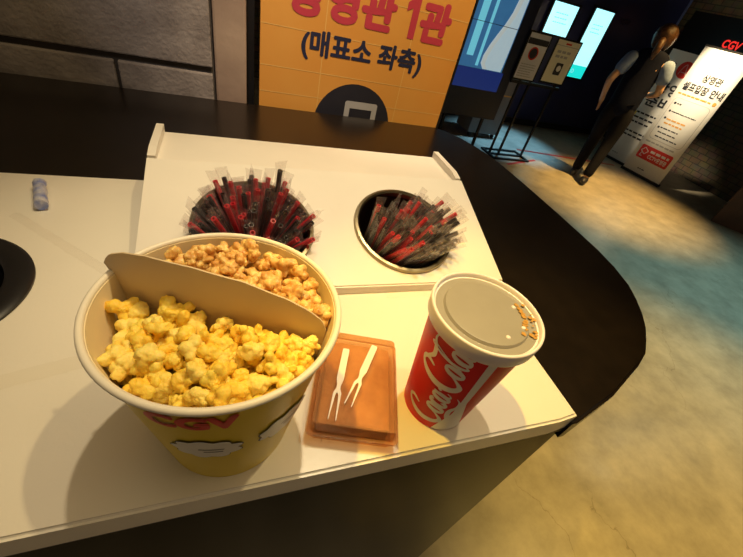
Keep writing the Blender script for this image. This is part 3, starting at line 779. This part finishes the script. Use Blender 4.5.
# empty clear straw sleeve lying flat
bm = BM(); p0 = Vector((-0.285, 0.544)); p1 = Vector((-0.150, 0.416)); d = p1 - p0; pn_ = Vector((-d.y, d.x)).normalized(); prev = None
for k in range(25):
    p = p0 + d * (k / 24); e = [bm.verts.new((p.x + pn_.x * s, p.y + pn_.y * s, 1.1208 + (0.0035 + 0.0012 * math.sin(k * 1.3)) * (1 - abs(s) / 0.0066))) for s in (-0.0065, -0.0025, 0.0025, 0.0065)]
    if prev:
        for j in range(3): bm.faces.new((prev[j], prev[j + 1], e[j + 1], e[j]))
    prev = e
tag(obj('empty_straw_sleeve', bm, M_sleeve, None, True), 'empty clear straw sleeve lying on the worktop left of the tub', 'wrapper')
def tape(name, pts, wd, label, z=None, up=(0, 0, 1), seed=0):
    bm = BM(); rnd = random.Random(seed); prev = None
    P = [Vector(p) for p in pts]; n = 40; upv = Vector(up)
    for k in range(n + 1):
        p = P[0].lerp(P[1], k / n); t = (P[1] - P[0]).normalized(); s = upv.cross(t).normalized()
        e = [bm.verts.new(p + s * wd * (j / 3 - 0.5) + upv * (0.0008 + 0.0016 * rnd.random())) for j in range(4)]
        if prev:
            for j in range(3): bm.faces.new((prev[j], prev[j + 1], e[j + 1], e[j]))
        prev = e
    return tag(obj(name, bm, M_tape, None, True), label, 'tape')
tape('clear_tape', [(-0.235, 0.257, 1.1203), (-0.075, 0.300, 1.1203)], 0.018, 'strip of crinkled clear tape across the worktop left of the tub', seed=1)
tape('clear_tape', [(0.205, 0.352, 1.1205), (0.285, 0.352, 1.1205)], 0.014, 'short strip of clear tape along the front foot of the white stand', seed=2)

# ------------------------------------------------------------------ yellow sign behind the counter
t = empty('notice_board', 'large yellow sign board with pink and navy Korean lettering behind the counter', 'sign', (0, 1.22, 0))
box_ = B((0.080, 0.0, 0.35), (0.692, 0.025, 1.95)); obj('sheet', box_, M_banner, t)
bm = BM()
for zz in (0.85, 0.95, 1.065, 1.135, 1.205, 1.305, 1.41, 1.51, 1.61, 1.71, 1.81): plate(bm, 0.081, 0.691, zz - 0.0011, zz + 0.0011, -0.0006)
for xx in (0.12, 0.255, 0.385, 0.519, 0.653):
    if xx in (0.255, 0.519): plate(bm, xx - 0.0011, xx + 0.0011, 0.36, 1.94, -0.0007)
obj('grid_lines', bm, M_grid, t)
obj('pink_lettering', fit_text(text_bm('상영관', 0.12, 0.0062), 0.145, 0.455, 1.338, 1.442, -0.0012), M_pink, t)
bm = BM(); f = bm.faces.new([bm.verts.new((x, -0.0012, z)) for x, z in ((0.502, 1.338), (0.523, 1.338), (0.523, 1.441), (0.506, 1.441), (0.484, 1.424), (0.484, 1.403), (0.502, 1.412))]); obj('pink_numeral', bm, M_pink, t)
obj('pink_lettering', fit_text(text_bm('관', 0.12, 0.0062), 0.532, 0.634, 1.336, 1.442, -0.0012), M_pink, t)
obj('navy_lettering', fit_text(text_bm('(매표소 좌측)', 0.07, 0.0024), 0.192, 0.572, 1.236, 1.314, -0.0012), M_navy, t)
bm = BM(); disc(bm, 0.378, 1.06, 0.131, -0.0012); ds = obj('pictogram_disc', bm, M_ink, t)
bm = BM()
plate(bm, 0.345, 0.455, 1.118, 1.140, -0.002, 0.008); plate(bm, 0.345, 0.362, 1.0, 1.135, -0.0021); plate(bm, 0.438, 0.455, 1.0, 1.135, -0.0022)
obj('pictogram', bm, M_grey, ds)
obj('frame_edge', B((0.693, -0.002, 0.3), (0.700, 0.027, 1.98)), M_blackmetal, t)
for x in (0.12, 0.64): obj('stand_leg', B((x, 0.006, 0.0), (x + 0.03, 0.022, 0.35)), M_blackmetal, t)

# ------------------------------------------------------------------ digital display on legs
kx0, kx1 = 2.15, 2.955
t = empty('digital_display', 'tall dark display stand with a bright blue picture at the far left', 'display', (0, 3.93, 0))
obj('housing', B((kx0, -0.02, 0.40), (kx1, 0.08, 1.75), 0.006), mat('navy_housing', (0.008, 0.011, 0.04), 0.4, var=0.1), t)
M_scr = mat('lit_screen_picture', (0.02, 0.05, 0.2), 0.2, color2=(0.05, 0.2, 0.4), scale=3, emit=(0.03, 0.12, 0.26), estr=0.8)
M_scrw = mat('lit_white_shape', (0.5, 0.5, 0.5), 0.2, var=0.05, emit=(0.36, 0.50, 0.56), estr=0.75)
M_scrb = mat('lit_deep_blue', (0.01, 0.02, 0.2), 0.2, var=0.05, emit=(0.010, 0.022, 0.12), estr=0.8)
M_scrc = mat('lit_cyan', (0.05, 0.4, 0.5), 0.2, var=0.05, emit=(0.16, 0.55, 0.68), estr=0.8)
bm = BM(); plate(bm, 2.20, 2.80, 0.895, 1.70, -0.021); s = obj('screen', bm, M_scr, t)
bm = BM(); plate(bm, 2.18, 2.83, 0.70, 0.893, -0.021); obj('lower_screen', bm, M_scrb, t)
# curved pale shape in the picture
bm = BM()
L1 = [(2.545, 0.90), (2.50, 0.95), (2.50, 1.02), (2.53, 1.12), (2.575, 1.22), (2.625, 1.32), (2.66, 1.42), (2.68, 1.55), (2.69, 1.69)]
R1 = [(2.78, 0.90), (2.785, 0.95), (2.787, 1.02), (2.79, 1.12), (2.79, 1.22), (2.79, 1.32), (2.79, 1.42), (2.79, 1.55), (2.79, 1.69)]
for k in range(8):
    f = bm.faces.new([bm.verts.new((x, -0.0225, z)) for x, z in (L1[k], R1[k], R1[k + 1], L1[k + 1])])
obj('pale_shape', bm, M_scrw, s)
bm = BM()
off = [bm.verts.new((x + 0.012, -0.0235, z)) for x, z in L1]; of2 = [bm.verts.new((x + 0.055, -0.0235, z)) for x, z in L1]
for k in range(8): bm.faces.new((off[k], of2[k], of2[k + 1], off[k + 1]))
obj('shape_shadow_line', bm, mat('lit_grey', (0.4, 0.4, 0.4), 0.3, var=0.05, emit=(0.55, 0.62, 0.60), estr=0.6), s)
bm = BM(); plate(bm, 2.44, 2.475, 0.92, 1.69, -0.0225); plate(bm, 2.30, 2.38, 1.0, 1.69, -0.0226); obj('cyan_streak', bm, M_scrc, s)
bm = BM(); plate(bm, 2.20, 2.80, 1.297, 1.302, -0.024); obj('screen_joint', bm, M_ink, s)
for x in (2.28, 2.80): obj('leg', B((x, 0.0, 0.0), (x + 0.028, 0.03, 0.398)), M_blackmetal, t)
obj('foot_bar', B((2.24, -0.12, 0.0), (2.90, -0.09, 0.02)), M_blackmetal, t)
# grey cabinet behind, seen between the display and the poster stand
t = empty('grey_cabinet', 'low grey cabinet with a yellow band between display and poster stand', 'cabinet', (0, 4.45, 0))
obj('body', B((3.02, 0.0, 0.06), (3.52, 0.35, 1.02), 0.006), mat('grey_cabinet_paint', (0.20, 0.19, 0.19), 0.5, var=0.1, scale=4), t)
obj('yellow_band', B((3.02, -0.004, 0.56), (3.52, -0.001, 0.575)), M_orange, t)
for x in (3.08, 3.46):
    bm = BM(); lathe(bm, [(0, -0.012), (0.029, -0.012), (0.029, 0.012), (0, 0.012)], 20, mtx=Matrix.Translation((x, 0.04, 0.03)) @ Matrix.Rotation(PI / 2, 4, 'Y')); obj('caster', bm, M_ink, t)

# ------------------------------------------------------------------ poster stand with two posters
t = empty('poster_stand', 'black metal floor stand holding two small framed posters', 'poster stand', (0, 3.9, 0))
for x in (3.06, 3.20, 3.56):
    obj('leg', B((x, -0.012, 0.02), (x + 0.022, 0.012, 0.89)), M_blackmetal, t)
bm = BM()
for lo, hi in (((3.04, -0.16, 0.0), (3.60, -0.13, 0.02)), ((3.04, 0.13, 0.0), (3.60, 0.16, 0.02)), ((3.04, -0.1305, 0.0), (3.07, 0.1305, 0.0195)), ((3.57, -0.1305, 0.0), (3.60, 0.1305, 0.0195)), ((3.0695, -0.015, 0.0), (3.5705, 0.015, 0.019))): box(bm, lo, hi)
obj('foot_frame', bm, M_blackmetal, t)
obj('crossbar', B((2.95, -0.010, 0.83), (3.65, 0.012, 0.862)), M_blackmetal, t)
def poster(x0, x1, z0, z1, sheet, deco):
    f = obj('poster_frame', B((x0 - 0.018, -0.02, z0 - 0.018), (x1 + 0.018, -0.013, z1 + 0.018)), M_blackmetal, t)
    bm = BM(); plate(bm, x0, x1, z0, z1, -0.0208); s = obj('poster_sheet', bm, sheet, f)
    for nm, bm, m in deco: obj(nm, bm, m, f)
a0 = BM(); plate(a0, 2.952, 3.215, 1.215, 1.27, -0.0215)
a1 = BM(); disc(a1, 3.075, 1.135, 0.062, -0.0215)
a2 = BM(); disc(a2, 3.075, 1.135, 0.062, -0.0222, inner=0.049); 
a3 = BM(); lines(a3, 2.975, 3.19, 0.90, 1.04, 6, 0.008, -0.0215, 3)
poster(2.95, 3.217, 0.885, 1.315, mat('blue_white_poster', (0.74, 0.74, 0.80), 0.35, var=0.05, scale=4), [('header_band', a0, M_ink), ('dark_disc', a1, M_ink), ('red_ring', a2, M_red), ('small_print', a3, M_grey)])
b0 = BM(); plate(b0, 3.325, 3.635, 1.262, 1.268, -0.0215)
b1 = BM(); plate(b1, 3.44, 3.52, 1.278, 1.295, -0.0215)
b2 = BM(); lines(b2, 3.37, 3.60, 1.14, 1.23, 2, 0.024, -0.0215, 5)
b3 = BM(); plate(b3, 3.435, 3.535, 0.985, 1.105, -0.0215, 0.012)
b4 = BM(); disc(b4, 3.49, 1.05, 0.03, -0.0222)
poster(3.325, 3.637, 0.905, 1.315, M_cream, [('rule', b0, M_grey), ('red_mark', b1, M_red), ('headline', b2, M_grey), ('black_icon', b3, M_ink), ('white_dot', b4, M_whiteprint)])

# ------------------------------------------------------------------ lit screens on the partition
M_lcd = mat('lit_white_screen', (0.6, 0.7, 0.7), 0.2, var=0.02, emit=(0.40, 0.88, 0.95), estr=1.35)
M_lcdt = mat('lit_teal_screen', (0.05, 0.5, 0.5), 0.2, var=0.02, emit=(0.01, 0.68, 0.60), estr=1.1)
M_lcdp = mat('lit_pale_print', (0.2, 0.5, 0.5), 0.2, var=0.02, emit=(0.22, 0.66, 0.70), estr=1.1)
t = empty('wall_screen', 'smaller bright landscape screen on the dark partition', 'screen', (0, 5.34, 0))
obj('bezel', B((4.18, -0.02, 1.26), (4.68, 0.018, 1.68)), M_blackmetal, t)
bm = BM(); plate(bm, 4.21, 4.645, 1.285, 1.65, -0.021); obj('panel', bm, M_lcd, t)
bm = BM(); lines(bm, 4.30, 4.55, 1.40, 1.56, 3, 0.014, -0.0225, 8); obj('screen_text', bm, M_lcdp, t)
t = empty('wall_screen', 'tall bright portrait screen with a teal foot on the dark partition', 'screen', (0, 5.34, 0))
obj('bezel', B((4.915, -0.02, 0.79), (5.335, 0.018, 1.73)), M_blackmetal, t)
bm = BM(); plate(bm, 4.945, 5.305, 0.99, 1.70, -0.021); obj('panel', bm, M_lcd, t)
bm = BM(); plate(bm, 4.945, 5.305, 0.82, 0.99, -0.021); obj('teal_footer', bm, M_lcdt, t)
bm = BM(); lines(bm, 5.02, 5.24, 1.40, 1.54, 3, 0.014, -0.0225, 9); disc(bm, 5.06, 0.905, 0.03, -0.0225, inner=0.018); obj('screen_text', bm, M_lcdp, t)
t = obj('wall_lettering', text_bm('CGV', 0.11, 0.001), mat('faint_blue_lettering', (0.06, 0.08, 0.22), 0.4, var=0.1))
for v in t.data.vertices: v.co = Vector((v.co.x + 5.62, 5.357, v.co.y + 1.64))
tag(t, 'faint blue lettering on the navy partition right of the tall screen', 'lettering')

# ------------------------------------------------------------------ standing banners
bang = math.atan2(3.332 - 3.897, 5.593 - 5.492)
t = empty('standing_banner', 'brightly lit white banner with Korean text and a red panel, nearest the brick wall', 'banner', (5.492, 3.897, 0), bang)
W_ = 0.575
obj('sheet', B((0, 0.0, 0.035), (W_, 0.004, 1.605)), M_whiteprint, t)
obj('base_bar', B((-0.01, -0.03, 0.0), (W_ + 0.01, 0.05, 0.034), 0.004), M_blackmetal, t)
obj('top_bar', B((0, -0.004, 1.606), (W_, 0.010, 1.622)), M_steel, t)
obj('pole', B((W_ / 2 - 0.01, 0.012, 0.034), (W_ / 2 + 0.01, 0.032, 1.61)), M_steel, t)
obj('title', fit_text(text_bm('상영관', 0.1, 0.002), 0.21, 0.44, 1.26, 1.345), M_ink, t)
obj('title', fit_text(text_bm('셀프입장', 0.1, 0.0028), 0.05, 0.363, 1.13, 1.225), M_ink, t)
obj('title', fit_text(text_bm('안내', 0.1, 0.0028), 0.397, 0.55, 1.13, 1.225), M_ink, t)
bm = BM(); lines(bm, 0.05, 0.50, 1.07, 1.10, 1, 0.016, -0.002, 4); disc(bm, 0.515, 1.085, 0.022, -0.002); obj('orange_line', bm, M_orange, t)
bm = BM(); disc(bm, 0.30, 1.46, 0.028, -0.002, inner=0.024); obj('small_emblem', bm, M_orange, t)
bm = BM(); plate(bm, 0.055, 0.525, 0.50, 1.035, -0.0015, 0.05); o1 = obj('panel_outline', bm, M_grey, t)
bm = BM(); plate(bm, 0.060, 0.520, 0.505, 1.03, -0.002, 0.046); obj('panel', bm, M_whiteprint, o1)
bm = BM()
for zz in (0.97, 0.87, 0.78, 0.655): disc(bm, 0.10, zz, 0.014, -0.003)
obj('bullet', bm, M_ink, o1)
bm = BM(); lines(bm, 0.125, 0.46, 0.84, 0.90, 1, 0.010, -0.003, 14); lines(bm, 0.125, 0.47, 0.52, 0.69, 3, 0.014, -0.003, 15); lines(bm, 0.125, 0.2, 0.95, 0.99, 1, 0.016, -0.003, 16); obj('list_text', bm, M_ink, o1)
bm = BM(); lines(bm, 0.125, 0.44, 0.70, 0.80, 2, 0.018, -0.003, 17); obj('orange_text', bm, M_orange, o1)
bm = BM(); lines(bm, 0.06, 0.50, 0.44, 0.475, 1, 0.018, -0.002, 18); obj('grey_text', bm, M_grey, t)
bm = BM(); plate(bm, 0.06, 0.52, 0.225, 0.405, -0.002, 0.022); o2 = obj('red_panel', bm, M_red, t)
obj('panel_text', fit_text(text_bm('CCTV운영중', 0.07, 0.0015), 0.215, 0.49, 0.255, 0.315, -0.003), M_whiteprint, o2)
bm = BM(); lines(bm, 0.215, 0.50, 0.33, 0.37, 1, 0.030, -0.003, 21); obj('panel_small_text', bm, M_whiteprint, o2)
bm = BM()
for p, q in (((0.085, 0.325), (0.125, 0.375)), ((0.125, 0.375), (0.185, 0.340)), ((0.185, 0.340), (0.150, 0.290)), ((0.150, 0.29), (0.085, 0.325)), ((0.11, 0.305), (0.10, 0.255)), ((0.10, 0.255), (0.135, 0.26))):
    dx, dz = q[0] - p[0], q[1] - p[1]; l = math.hypot(dx, dz); nx, nz = -dz / l * 0.005, dx / l * 0.005
    f = bm.faces.new([bm.verts.new((x, -0.003, zz)) for x, zz in ((p[0] + nx, p[1] + nz), (q[0] + nx, q[1] + nz), (q[0] - nx, q[1] - nz), (p[0] - nx, p[1] - nz))])
obj('camera_icon', bm, M_whiteprint, o2)
bm = BM(); lines(bm, 0.19, 0.34, 0.09, 0.115, 1, 0.014, -0.002, 22); obj('web_line', bm, M_ink, t)

t = empty('standing_banner', 'white banner with a red disc and bold Korean heading, behind the walking person', 'banner', (5.56, 4.33, 0), bang)
obj('sheet', B((0, 0.0, 0.035), (W_, 0.004, 1.50)), M_whiteprint, t)
obj('base_bar', B((-0.01, -0.03, 0.0), (W_ + 0.01, 0.05, 0.034), 0.004), M_blackmetal, t)
obj('pole', B((W_ / 2 - 0.01, 0.012, 0.034), (W_ / 2 + 0.01, 0.032, 1.49)), M_steel, t)
bm = BM(); disc(bm, 0.30, 1.315, 0.098, -0.002); o1 = obj('red_disc', bm, M_red, t)
bm = BM(); ribbon(bm, [(-.05, -.06, .010), (-.03, .03, .010), (0, .06, .010), (.02, 0, .010), (.05, -.05, .010), (.02, -.03, .010), (-.03, -.03, .010)], 6)
for v in bm.verts: v.co = Vector((0.30 + v.co.x, -0.003, 1.315 + v.co.y))
obj('disc_emblem', bm, mat('pale_pink_print', (0.7, 0.35, 0.33), 0.5, var=0.05), o1)
bm = BM(); plate(bm, 0.03, 0.16, 1.22, 1.36, -0.002); plate(bm, 0.05, 0.14, 1.24, 1.34, -0.003, mi=1); obj('square_mark', bm, [M_ink, M_grey], t)
obj('heading', fit_text(text_bm('상영', 0.14, 0.004), 0.09, 0.42, 0.99, 1.14), M_ink, t)
obj('heading', fit_text(text_bm('준비', 0.14, 0.004), 0.07, 0.40, 0.81, 0.96), M_ink, t)
bm = BM(); lines(bm, 0.05, 0.45, 0.55, 0.74, 3, 0.022, -0.002, 31); obj('body_text', bm, M_ink, t)
bm = BM(); lines(bm, 0.05, 0.42, 0.37, 0.48, 2, 0.022, -0.002, 32); obj('body_text', bm, M_ink, t)
bm = BM(); plate(bm, 0.01, 0.05, 0.66, 0.71, -0.0025); obj('yellow_mark', bm, M_yprint, t)
bm = BM(); lines(bm, 0.06, 0.18, 0.10, 0.13, 1, 0.016, -0.002, 33); obj('web_line', bm, M_grey, t)

# red lit sign over a slatted warm lamp on the brick wall
t = empty('lit_sign', 'black wall box with red lit letters over a slatted lamp on the brick wall', 'sign', (6.70, 5.2, 0), -PI / 2)
obj('box', B((0.0, -0.06, 1.50), (1.6, 0.04, 2.0), 0.005), M_blackmetal, t)
obj('red_letters', fit_text(text_bm('CGV', 0.2, 0.006), 0.70, 0.96, 1.655, 1.755, -0.066), mat('red_neon', (0.5, 0.02, 0.02), 0.3, var=0.05, emit=(0.95, 0.03, 0.02), estr=1.0), t)
M_slat = mat('lit_warm_slat', (0.6, 0.4, 0.2), 0.3, var=0.05, emit=(0.85, 0.55, 0.25), estr=0.7)
for k in range(2):
    obj('lamp_slat', B((0.5, -0.075, 1.545 + k * 0.04), (1.55, -0.061, 1.563 + k * 0.04)), M_slat, t)
# brown board leaning by the brick wall at the right edge
t = obj('brown_board', B((0, 0, 0), (0.6, 0.04, 1.1), 0.004), M_brown); t.location = (5.55, 2.47, 0.0); t.rotation_euler = (0, 0, -0.9)
tag(t, 'plain dark brown board standing at the right edge before the brick wall', 'board')
# tape lines on the floor
def strip(pts, wd, label, name, m):
    bm = BM(); P = [Vector(p) for p in pts]
    d = P[1] - P[0]; s = Vector((-d.y, d.x)).normalized() * wd / 2
    prism(bm, [tuple(P[0] + s), tuple(P[1] + s), tuple(P[1] - s), tuple(P[0] - s)], 0.0003, 0.0012)
    return tag(obj(name, bm, m), label, 'floor tape')
M_rtape = mat('red_floor_tape', (0.45, 0.03, 0.02), 0.4, var=0.1)
strip([(3.70, 4.16), (5.40, 3.97)], 0.05, 'red tape line on the floor running past the person', 'floor_tape', M_rtape)
strip([(3.18, 3.62), (3.78, 3.84)], 0.04, 'pinkish red tape line on the floor under the poster stand', 'floor_tape', M_rtape)
# added lamp standing in for the lit screens' blue spill on the floor
spot('screen_spill_fill', (3.8, 4.5, 2.7), (3.65, 4.45, 0), 480, (0.25, 0.62, 1.0), 40, 0.8, 0.05)

# ------------------------------------------------------------------ walking person
def skin(name, nodes, edges, m, parent=None, root=0, sub=2):
    me = bpy.data.meshes.new(name); me.from_pydata([n[0] for n in nodes], edges, [])
    o = bpy.data.objects.new(name, me); COL.objects.link(o)
    md = o.modifiers.new('s', 'SKIN'); md.use_smooth_shade = True
    sv = me.skin_vertices[0].data
    for i, n in enumerate(nodes):
        r = n[1]; sv[i].radius = r if isinstance(r, tuple) else (r, r); sv[i].use_root = (i == root)
    s = o.modifiers.new('d', 'SUBSURF'); s.levels = sub; s.render_levels = sub
    dg = bpy.context.evaluated_depsgraph_get(); dg.update()
    nm = bpy.data.meshes.new_from_object(o.evaluated_get(dg)); o.modifiers.clear(); o.data = nm
    nm.materials.clear(); nm.materials.append(m)
    nm.polygons.foreach_set('use_smooth', [True] * len(nm.polygons))
    if parent: o.parent = parent
    return o
M_skin = mat('skin', (0.55, 0.33, 0.22), 0.5, var=0.08, scale=20)
M_hair = mat('brown_hair', (0.16, 0.07, 0.025), 0.4, color2=(0.05, 0.022, 0.010), scale=60, bump=0.5, bscale=120)
M_trou = mat('dark_trousers', (0.010, 0.010, 0.016), 0.8, spec=0.1, var=0.2, scale=30, bump=0.1)
M_vest = mat('dark_navy_vest', (0.006, 0.008, 0.022), 0.8, spec=0.1, var=0.2, scale=30, bump=0.1)
M_shirt = mat('grey_blue_shirt', (0.20, 0.28, 0.52), 0.8, var=0.15, scale=30, bump=0.1)
# local frame: person faces local +Y; +X is their right-hand side
PX, PY = 4.16, 3.40
pr = empty('person', 'person in dark vest and trousers with grey-blue sleeves walking away from the camera', 'person', (PX, PY, 0), math.radians(-52))
hip = (0.0, 0.02, 0.86)
N_ = [((0, 0.02, 0.88), (.110, .080)), ((0, 0.03, 1.02), (.112, .082)), ((0, 0.04, 1.18), (.135, .095)), ((0, 0.05, 1.31), (.120, .085)), ((0, 0.055, 1.39), (.055, .055)), ((0, 0.075, 1.455), (.05, .052)), ((0, 0.085, 1.52), (.074, .088)), ((0, 0.09, 1.59), (.070, .082)), ((0, 0.088, 1.645), (.042, .05)),
      # legs (left 9-12, right 13-16)
      ((-0.075, 0.02, 0.82), .074), ((-0.085, 0.10, 0.47), .055), ((-0.085, 0.05, 0.09), .036), ((-0.085, 0.15, 0.035), (.036, .026)),
      ((0.075, 0.02, 0.82), .074), ((0.085, -0.01, 0.47), .055), ((0.075, -0.17, 0.12), .036), ((0.075, -0.09, 0.04), (.034, .026)),
      # arms (left 17-20, right 21-24)
      ((-0.175, 0.045, 1.34), .052), ((-0.26, -0.04, 1.09), .040), ((-0.245, 0.10, 0.90), .028), ((-0.235, 0.135, 0.85), (.022, .032)),
      ((0.175, 0.045, 1.34), .052), ((0.25, 0.06, 1.09), .040), ((0.17, 0.27, 1.03), .028), ((0.15, 0.325, 1.035), (.022, .032))]
E_ = [(0, 1), (1, 2), (2, 3), (3, 4), (4, 5), (5, 6), (6, 7), (7, 8), (0, 9), (9, 10), (10, 11), (11, 12), (0, 13), (13, 14), (14, 15), (15, 16), (3, 17), (17, 18), (18, 19), (19, 20), (3, 21), (21, 22), (22, 23), (23, 24)]
# fingers and thumb on each hand
def fingers(hand, palm, dirv, out):
    base = Vector(palm); dv_ = Vector(dirv).normalized(); ov = Vector(out).normalized()
    for k, l in enumerate((0.062, 0.070, 0.066, 0.052)):
        b = base + ov * (k - 1.5) * 0.017 + dv_ * 0.02; i = len(N_)
        N_.append((tuple(b), .0088)); N_.append((tuple(b + dv_ * l * 0.55 + Vector((0, 0, -0.006))), .0080)); N_.append((tuple(b + dv_ * l + Vector((0, 0.004, -0.020))), .0068))
        E_.extend([(hand, i), (i, i + 1), (i + 1, i + 2)])
    i = len(N_); b = base - ov * 0.024
    N_.append((tuple(b), .0095)); N_.append((tuple(b - ov * 0.018 + dv_ * 0.034), .008)); E_.extend([(hand, i), (i, i + 1)])
fingers(20, (-0.235, 0.135, 0.85), (0.05, 0.4, -0.9), (0.2, 0.9, 0.3))
fingers(24, (0.15, 0.325, 1.035), (-0.4, 0.9, 0.05), (0.1, 0.1, -1))
skin('body', N_, E_, M_skin, pr)
# face
hd = Vector((0, 0.09, 1.555))
bm = BM()
for sx in (-1, 1): bmesh.ops.create_uvsphere(bm, u_segments=12, v_segments=8, radius=0.012, matrix=Matrix.Translation((sx * 0.030, 0.160, 1.560)))
obj('eyes', bm, mat('dark_eye', (0.03, 0.02, 0.02), 0.2, var=0.1), pr, True)
bm = BM(); tube(bm, [(0, 0.165, 1.565), (0, 0.180, 1.535), (0, 0.172, 1.522)], [0.007, 0.012, 0.008], 10); obj('nose', bm, M_skin, pr, True)
bm = BM(); tube(bm, [(-0.022, 0.158, 1.495), (0, 0.168, 1.494), (0.022, 0.158, 1.495)], [0.003, 0.006, 0.003], 8); obj('mouth', bm, mat('lips', (0.4, 0.12, 0.10), 0.4, var=0.1), pr, True)
for sx in (-1, 1):
    bm = BM(); bmesh.ops.create_uvsphere(bm, u_segments=12, v_segments=8, radius=1, matrix=Matrix.Translation((sx * 0.078, 0.085, 1.545)) @ Matrix.Diagonal((0.012, 0.020, 0.030, 1))); obj('ear', bm, M_skin, pr, True)
# bobbed hair, open at the face
bm = BM(); bmesh.ops.create_uvsphere(bm, u_segments=40, v_segments=28, radius=1)
for v in bm.verts:
    d = v.co.copy()
    n1 = noise.noise(d * 5) * 0.006 + 0.003 * math.sin(math.atan2(d.y, d.x) * 40)
    low = max(0, -d.z)
    v.co = Vector((d.x * (0.104 + n1), 0.078 + d.y * (0.115 + n1) - 0.010, 1.575 + d.z * (0.105 if d.z > 0 else 0.150)))
    if d.y > 0.35 and d.z < 0.45: v.co.y -= (d.y - 0.35) * 0.115 * 1.0
obj('hair', bm, M_hair, pr, True)
bm = BM(); tube(bm, [(0.0, -0.02, 1.54), (0.0, -0.075, 1.51), (0.0, -0.085, 1.43), (0.0, -0.07, 1.36)], [0.03, 0.036, 0.032, 0.012], 12); obj('ponytail', bm, M_hair, pr, True)
# clothes
skin('vest', [((0, 0.02, 0.74), (.175, .140)), ((0, 0.03, 0.98), (.160, .125)), ((0, 0.04, 1.18), (.165, .125)), ((0, 0.05, 1.33), (.150, .115)), ((0, 0.058, 1.46), (.080, .075)), ((-0.19, 0.045, 1.33), .085), ((0.19, 0.045, 1.33), .085)], [(0, 1), (1, 2), (2, 3), (3, 4), (3, 5), (3, 6)], M_vest, pr)
for s in (-1, 1):
    el = (-0.238, -0.018, 1.155) if s < 0 else (0.232, 0.056, 1.155)
    skin('sleeve', [((s * 0.150, 0.045, 1.40), .085), ((s * 0.195, 0.03 if s < 0 else 0.048, 1.27), .080), (el, .072)], [(0, 1), (1, 2)], M_shirt, pr)
skin('trousers', [((0, 0.02, 1.00), (.105, .080)), ((-0.085, 0.02, 0.80), .105), ((-0.085, 0.10, 0.47), .072), ((-0.085, 0.058, 0.06), .060), ((0.085, 0.02, 0.80), .105), ((0.085, -0.01, 0.47), .072), ((0.076, -0.165, 0.085), .060)], [(0, 1), (1, 2), (2, 3), (0, 4), (4, 5), (5, 6)], M_trou, pr)
for nm, p in (('shoe', (-0.085, 0.09, 0)), ('shoe', (0.076, -0.13, 0))):
    bm = BM(); bmesh.ops.create_uvsphere(bm, u_segments=20, v_segments=12, radius=1, matrix=Matrix.Translation((p[0], p[1], 0.045)) @ Matrix.Diagonal((0.046, 0.130, 0.050, 1)))
    for v in bm.verts: v.co.z = max(v.co.z, 0.001)
    obj(nm, bm, M_ink, pr, True)
